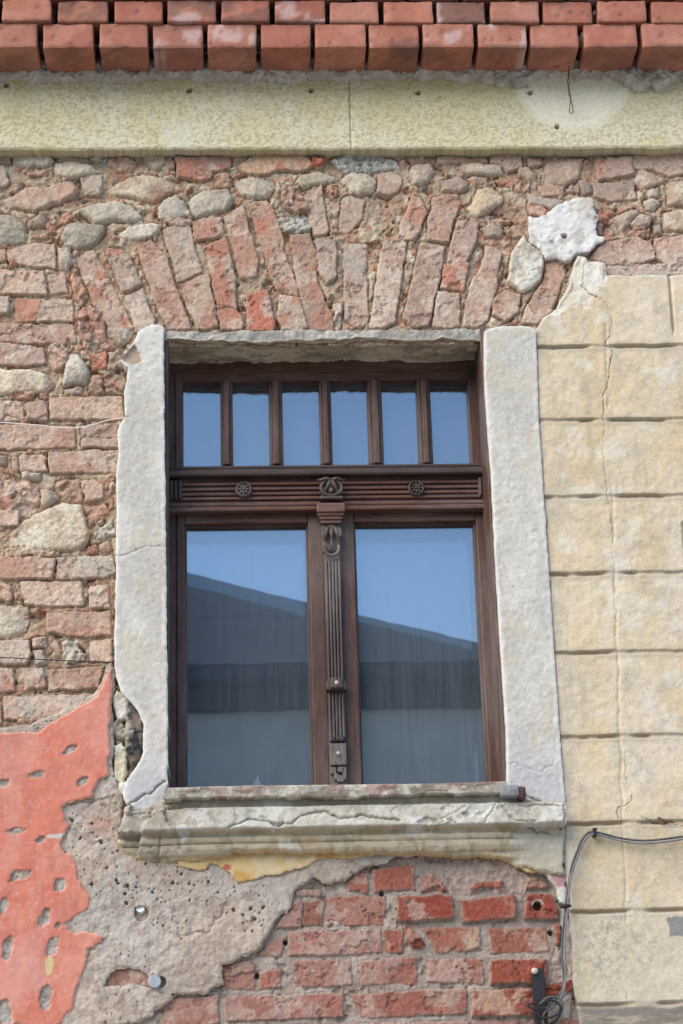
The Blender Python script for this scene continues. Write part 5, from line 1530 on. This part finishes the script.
# net curtain behind the casements, paper on the inner sill
M_NET = plain_mat('net_curtain_cloth', (120, 128, 136), .95, k=.8, scale=220, amt=.12, stretch=(1, 1, .02), bump=.2)
uc = np.linspace(fx0 + .02, fx1 - .02, 500); vc = np.linspace(zBot - .02, zSash + .03, 40)
CX, CZ = np.meshgrid(uc, vc)
fold = np.sin(CX * 130 + np.sin(CX * 31) * 2.0 + (CZ - zBot) * .6) * .003 + np.sin(CX * 43) * .005
Pn = np.stack([CX, np.full(CX.shape, .275) + fold, CZ], -1)
cur = grid_surface('net_curtain', Pn, np.ones(CX.shape + (3,)) * .3, M_NET, None)
tag(cur, 'thin grey net curtain hanging behind the two tall casement panes', 'curtain')
M_PAPER = plain_mat('white_paper', (225, 228, 232), .8, scale=40, amt=.05)
b = bmesh.new(); hq = HF - .06
pxs = [W(250, 790, hq), W(258, 775, hq), W(262.5, 790, hq)]
vf = [b.verts.new((float(x_), -hq, float(z_))) for x_, z_ in pxs]; vb = [b.verts.new((float(x_), -hq + .004, float(z_))) for x_, z_ in pxs]
b.faces.new(vf); b.faces.new(vb[::-1])
for k in range(3): b.faces.new((vf[k], vb[k], vb[(k + 1) % 3], vf[(k + 1) % 3]))
tag(bmobj('paper_corner', b, M_PAPER), 'small white folded paper corner standing behind the left casement pane', 'paper')
M_BLUE = plain_mat('pale_blue_card', (120, 172, 214), .7, scale=40, amt=.08)
b = bmesh.new(); boxmesh(b, Wx(186.5, 770, hq), Wx(191, 770, hq), -hq, -hq + .004, zBot - .005, Wz(188, 755, hq), .001)
tag(bmobj('card_strip', b, M_BLUE), 'narrow pale blue card leaning behind the bottom corner of the left casement pane', 'card')

# ------------------------------------------------------------------ cables, iron bar, wires, pipe ends
def path3(s, h):
    """survey path; h number or list of stand-off per point"""
    a = [[float(v) for v in t.split(',')] for t in s.split()]
    hh = h if isinstance(h, (list, tuple)) else [h] * len(a)
    return [Vector((Wx(p[0], p[1], k), -k, Wz(p[0], p[1], k))) for p, k in zip(a, hh)]


def smooth_path(P, n=8):
    out = []
    for i in range(len(P) - 1):
        p0 = P[max(i - 1, 0)]; p1 = P[i]; p2 = P[i + 1]; p3 = P[min(i + 2, len(P) - 1)]
        for k in range(n):
            t = k / n
            out.append(.5 * ((2 * p1) + (p2 - p0) * t + (2 * p0 - 5 * p1 + 4 * p2 - p3) * t * t + (3 * p1 - p0 - 3 * p2 + p3) * t ** 3))
    out.append(P[-1])
    return out


M_CABLE = plain_mat('black_cable_sheath', (84, 82, 80), .6, scale=60, amt=.35)
M_CABLE2 = plain_mat('grey_cable_sheath', (112, 114, 116), .6, scale=60, amt=.25)
hc = .038
b = bmesh.new()
tube(b, smooth_path(path3('760,826 720,832 683,836.5 660,839.5 640,840.5 620,838 604,834 594,832 588,833 582,840 577,852 572,865 569.5,878 567.5,892 565.5,908 563.5,925 562,945 562.5,965 564,980 561,992 553,1001 546,1005 540,1004', hc)), .0027)
tube(b, smooth_path(path3('540,1004 547,998 556,997 562,1003 561,1013 555,1022 547,1028 543,1021 545,1012 552,1008 560,1000 567,992', .055)), .0027)
tag(bmobj('cable', b, M_CABLE, smooth=True), 'upper black cable sagging over the cream plaster to the iron bar', 'cable', 'cables on the cream plaster')
b = bmesh.new()
tube(b, smooth_path(path3('760,829 720,834.7 683,839.2 660,842.4 640,843.2 620,840.6 604,836 595,834 589.5,835 584,842 578.7,853.5 573.8,867 570.6,879 568.9,892.5 567.6,908 565.8,925 564.6,945 564.9,964 565.6,979 562.5,993.5 555,1002.5 547.5,1007.5 541,1009', [hc + .006] * 23)), .0026)
tag(bmobj('cable', b, M_CABLE2, smooth=True), 'lower grey cable running beside the black one down to the iron bar', 'cable', 'cables on the cream plaster')
b = bmesh.new(); cx, cz = Wx(594.5, 832.5, hc), Wz(594.5, 832.5, hc)
boxmesh(b, cx - .0035, cx + .0035, -(hc + .012), -.02, cz - .010, cz + .008, .0015)
boxmesh(b, cx - .0055, cx + .0055, -(hc + .013), -(hc + .007), cz + .004, cz + .009, .0015)
tag(bmobj('cable_clip', b, M_IRON), 'small dark clip nailing the cables to the cream plaster', 'clip')
b = bmesh.new(); cx, cz = Wx(565.5, 906.5, hc), Wz(565.5, 906.5, hc)
ring = [(cx + .0115 * math.cos(t), -(hc + .002 + .008 * math.sin(t)), cz + .001 * math.cos(t)) for t in np.linspace(0, 2 * math.pi, 18, endpoint=False)]
tube(b, ring, .003, 6, True)
boxmesh(b, cx - .012, cx + .011, -(hc + .010), -(hc + .004), cz - .004, cz + .004, .002)
tag(bmobj('cable_tie', b, M_IRON), 'dark tie binding the two cables beside the red brickwork', 'cable tie')
# iron bar
bar = thing('iron_bar', 'flat black iron bar standing against the red brickwork at the bottom', 'bracket', (Wx(542, 1040, .03), -.03, Wz(542, 1060, .03)))
b = bmesh.new()
A0 = [Wx(531, 969, .04), Wx(544, 968, .04)]; A1 = [Wx(539, 1090, .04), Wx(553, 1090, .04)]
zt2, zb2 = Wz(537, 968.5, .04), Wz(545, 1090, .04)
n = 24; grid = []
for i in range(n + 1):
    t = i / n
    wv = mnoise.noise(Vector((t * 6, 1, 2))) * .0012
    l = A0[0] + (A1[0] - A0[0]) * t + wv; r = A0[1] + (A1[1] - A0[1]) * t + wv
    z_ = zt2 + (zb2 - zt2) * t
    grid.append([b.verts.new((l, -.040, z_)), b.verts.new((l + .002, -.043, z_)), b.verts.new((r - .002, -.043, z_)), b.verts.new((r, -.040, z_)), b.verts.new((r, -.030, z_)), b.verts.new((l, -.030, z_))])
for i in range(n):
    for k in range(6): b.faces.new((grid[i][k], grid[i][(k + 1) % 6], grid[i + 1][(k + 1) % 6], grid[i + 1][k]))
b.faces.new(grid[0]); b.faces.new(grid[-1][::-1])
bmobj('bar', b, M_IRON, bar)
b = bmesh.new()
ball(b, Wx(534.5, 971, .045), .046, Wz(534.5, 971, .045), .0085, .006, .0075)
tube(b, [(Wx(534.5, 971, .045), -.0, Wz(534.5, 971, .045)), (Wx(534.5, 971, .045), -.046, Wz(534.5, 971, .045))], .004)
bmobj('bolt', b, plain_mat('pale_bolt', (196, 178, 166), .6, .2, scale=200), bar, smooth=True)
b = bmesh.new()
for (pts) in ('536,1003 528,1005 534,1009 545,1007', '537,1012 543,1018 556,1015 561,1006', '538,1006 550,1000 560,1006 557,1018 546,1026'):
    tube(b, smooth_path(path3(pts, .060)), .0028)
bmobj('wire_binding', b, M_IRON, bar, smooth=True)
# wire hook on the stucco band
M_WIRE = plain_mat('rusty_wire', (98, 84, 72), .7, .4, scale=200, amt=.35)
b = bmesh.new()
tube(b, smooth_path(path3('568.5,66 569,74 567.5,82 569.5,90 571,100 573,110 571.5,113.5 569.5,112 570,106 570.5,98 569,88', [.10, .085, .066, .062, .060, .060, .060, .061, .062, .062, .064])), .0013, 6)
tube(b, smooth_path(path3('569.5,66 568,74 569.5,82 568,90 570,98', [.10, .087, .068, .064, .061])), .0012, 6)
tag(bmobj('wire_hook', b, M_WIRE, smooth=True), 'thin twisted wire loop hanging over the smooth round patch of the stucco band', 'wire')
b = bmesh.new()
tube(b, smooth_path(path3('-60,420 0,422.5 30,424.5 60,427.5 72,428 88,426 105,421 124,417.5', [.01, .008, .012, .012, .012, .012, .014, .03])), .0013, 6)
tag(bmobj('string', b, plain_mat('white_string', (226, 220, 212), .9, scale=300, amt=.1), smooth=True), 'thin white string stretched across the pale bricks to the left jamb', 'string')
b = bmesh.new()
tube(b, smooth_path(path3('-60,656 0,657.5 40,659.5 75,661 112,662.5', [.008, .010, .010, .010, .012])), .0013, 6)
tag(bmobj('wire', b, M_IRON, smooth=True), 'thin dark wire stretched level across the bricks just above the red plaster', 'wire')
b = bmesh.new()
tube(b, smooth_path(path3('657,817.5 662,819.5 668,821.5 674,822.5', [.016, .034, .040, .030])), [.0032] * 10 + [.0026] * 8 + [.0016] * 7, 7)
tag(bmobj('nail', b, plain_mat('rust', (92, 66, 52), .85, .2, scale=200, amt=.4), smooth=True), 'short bent rusty nail stuck in a joint of the cream plaster above the cables', 'nail')
# pipe end and bolt head in the render
M_WHITE = plain_mat('white_plastic', (236, 236, 232), .5, scale=60, amt=.05)
b = bmesh.new(); cx, cz = Wx(140.3, 911.0, .004), Wz(140.3, 910.2, .004)
disc(b, cx, cz + .0035, .0105, -.03, .007, 22, ((1, 0), (1, .8), (.93, 1), (.0001, 1)))
bmesh.ops.rotate(b, cent=(cx, 0, cz), matrix=Matrix.Rotation(math.radians(-14), 3, 'X'), verts=b.verts[:])
tag(bmobj('pipe_plug', b, M_WHITE, smooth=False), 'white plastic plug in a dark hole of the grey render', 'plug')
b = bmesh.new(); cx, cz = Wx(154.5, 981, .03), Wz(154.5, 981, .03)
disc(b, cx, cz, .0155, -.01, .026, 26, ((1, 0), (1, .82), (.95, .97), (.88, 1), (.0001, 1)))
tag(bmobj('bolt_head', b, plain_mat('grey_metal', (158, 166, 168), .5, .3, scale=80, amt=.15), smooth=False), 'round grey metal bolt head low in the grey render', 'bolt')

# ------------------------------------------------------------------ street and the house across it (seen in the window glass)
M_ASPH = plain_mat('asphalt', (136, 133, 128), .95, scale=40, amt=.3, bump=.4)
M_PAVE = plain_mat('pavement_stone', (196, 190, 180), .95, k=.8, scale=12, amt=.2, bump=.3)
bm = bmesh.new(); boxmesh(bm, -400, 400, -400, 400, -.1, 0.0); tag(bmobj('street', bm, M_ASPH), kind='structure')
bm = bmesh.new(); boxmesh(bm, -60, 60, -4.4, .05, -.05, .12); tag(bmobj('pavement', bm, M_PAVE), kind='structure')
YO = -14.0
house = thing('opposite_house', 'grey hip roofed house across the street, mirrored in the window panes', 'house', (-8, YO, 0))
M_OW = plain_mat('house_render_grey', (206, 202, 192), .95, k=.8, scale=3, amt=.12)
M_OR = plain_mat('slate_roof', (84, 86, 90), .85, k=.8, scale=14, amt=.3, stretch=(.15, 1, 1))
M_OE = plain_mat('eave_timber', (48, 46, 46), .9, scale=20)
xe = 2.7; ze = 7.06
bm = bmesh.new(); boxmesh(bm, -26, xe - .4, YO - 9, YO - .4, 0, ze - .2); bmobj('wall', bm, M_OW, house)
bm = bmesh.new()
boxmesh(bm, -26.6, xe, YO - 9.6, YO, ze - .12, ze + .02, .02)
boxmesh(bm, -26.3, xe - .25, YO - 9.2, YO - .25, ze - .33, ze - .125, .02)
bmobj('eave', bm, M_OE, house)
bm = bmesh.new()
zr_ = ze + 3.3; yr = YO - 4.8; xr_ = xe - 6.4
v = [bm.verts.new(p) for p in ((-26.6, YO - .0, ze + .03), (xe, YO, ze + .03), (xe, YO - 9.6, ze + .03), (-26.6, YO - 9.6, ze + .03), (-26.6, yr, zr_), (xr_, yr, zr_))]
for f in ((0, 1, 5, 4), (1, 2, 5), (2, 3, 4, 5), (3, 0, 4), (0, 3, 2, 1)): bm.faces.new([v[i] for i in f])
# tile courses
for k in range(1, 16):
    t = k / 16
    z_ = ze + .03 + (zr_ - ze - .03) * t; y_ = YO - 4.8 * t
    if k % 4 == 0: boxmesh(bm, -26.5, xe - 6.4 * t - .3, y_ - .05, y_ - .008, z_ - .010, z_ + .010)
bmobj('roof', bm, M_OR, house)
b = bmesh.new()
boxmesh(b, -9.0, -8.2, YO - 5.6, YO - 4.9, zr_ - .5, zr_ + .9)
boxmesh(b, -9.1, -8.1, YO - 5.7, YO - 4.8, zr_ + .9, zr_ + 1.0)
bmobj('chimney', b, M_OW, house)
for i in range(6):
    xw = 0.6 - i * 2.6
    b = bmesh.new()
    boxmesh(b, xw - .5, xw + .5, YO - .42, YO - .36, 3.4, 4.9)
    wn = bmobj('window', b, M_OE, house)
    b = bmesh.new(); boxmesh(b, xw - .42, xw + .42, YO - .37, YO - .34, 3.48, 4.82); bmobj('glazing', b, plain_mat('dark_pane', (60, 66, 74), .15, scale=3, amt=.1), wn)

# ------------------------------------------------------------------ daylight
SUN_EL, SUN_AZ = math.radians(35), math.radians(228)      # azimuth clockwise from +Y: the light comes over the street, a little from the left
w = bpy.data.worlds.new('World'); scene.world = w; w.use_nodes = True
nt = w.node_tree
bg = nt.nodes['Background']; bg.inputs['Strength'].default_value = SKY_STR
sky = nt.nodes.new('ShaderNodeTexSky'); sky.sky_type = 'NISHITA'; sky.sun_disc = False
sky.sun_elevation = SUN_EL; sky.sun_rotation = SUN_AZ; sky.air_density = 1.0; sky.dust_density = 0.4; sky.ozone_density = 2.0
nt.links.new(sky.outputs[0], bg.inputs[0])
ld = bpy.data.lights.new('sun', 'SUN'); lo = bpy.data.objects.new('sun', ld); COL.objects.link(lo)
ld.energy = SUN_E; ld.angle = math.radians(SUN_ANG); ld.color = (1.0, .91, .78)
sd_ = Vector((math.sin(SUN_AZ) * math.cos(SUN_EL), math.cos(SUN_AZ) * math.cos(SUN_EL), math.sin(SUN_EL)))
lo.rotation_euler = sd_.to_track_quat('Z', 'Y').to_euler()
lo.location = sd_ * 30
vs = scene.view_settings
vs.view_transform = 'Standard'; vs.look = 'None'; vs.exposure = EXPO; vs.gamma = 1.0; vs.use_curve_mapping = False
scene.render.engine = 'CYCLES'
scene.cycles.max_bounces = 6; scene.cycles.diffuse_bounces = 3; scene.cycles.glossy_bounces = 4
scene.cycles.transparent_max_bounces = 8
scene.cycles.use_denoising = True
scene.render.resolution_x = 683; scene.render.resolution_y = 1024
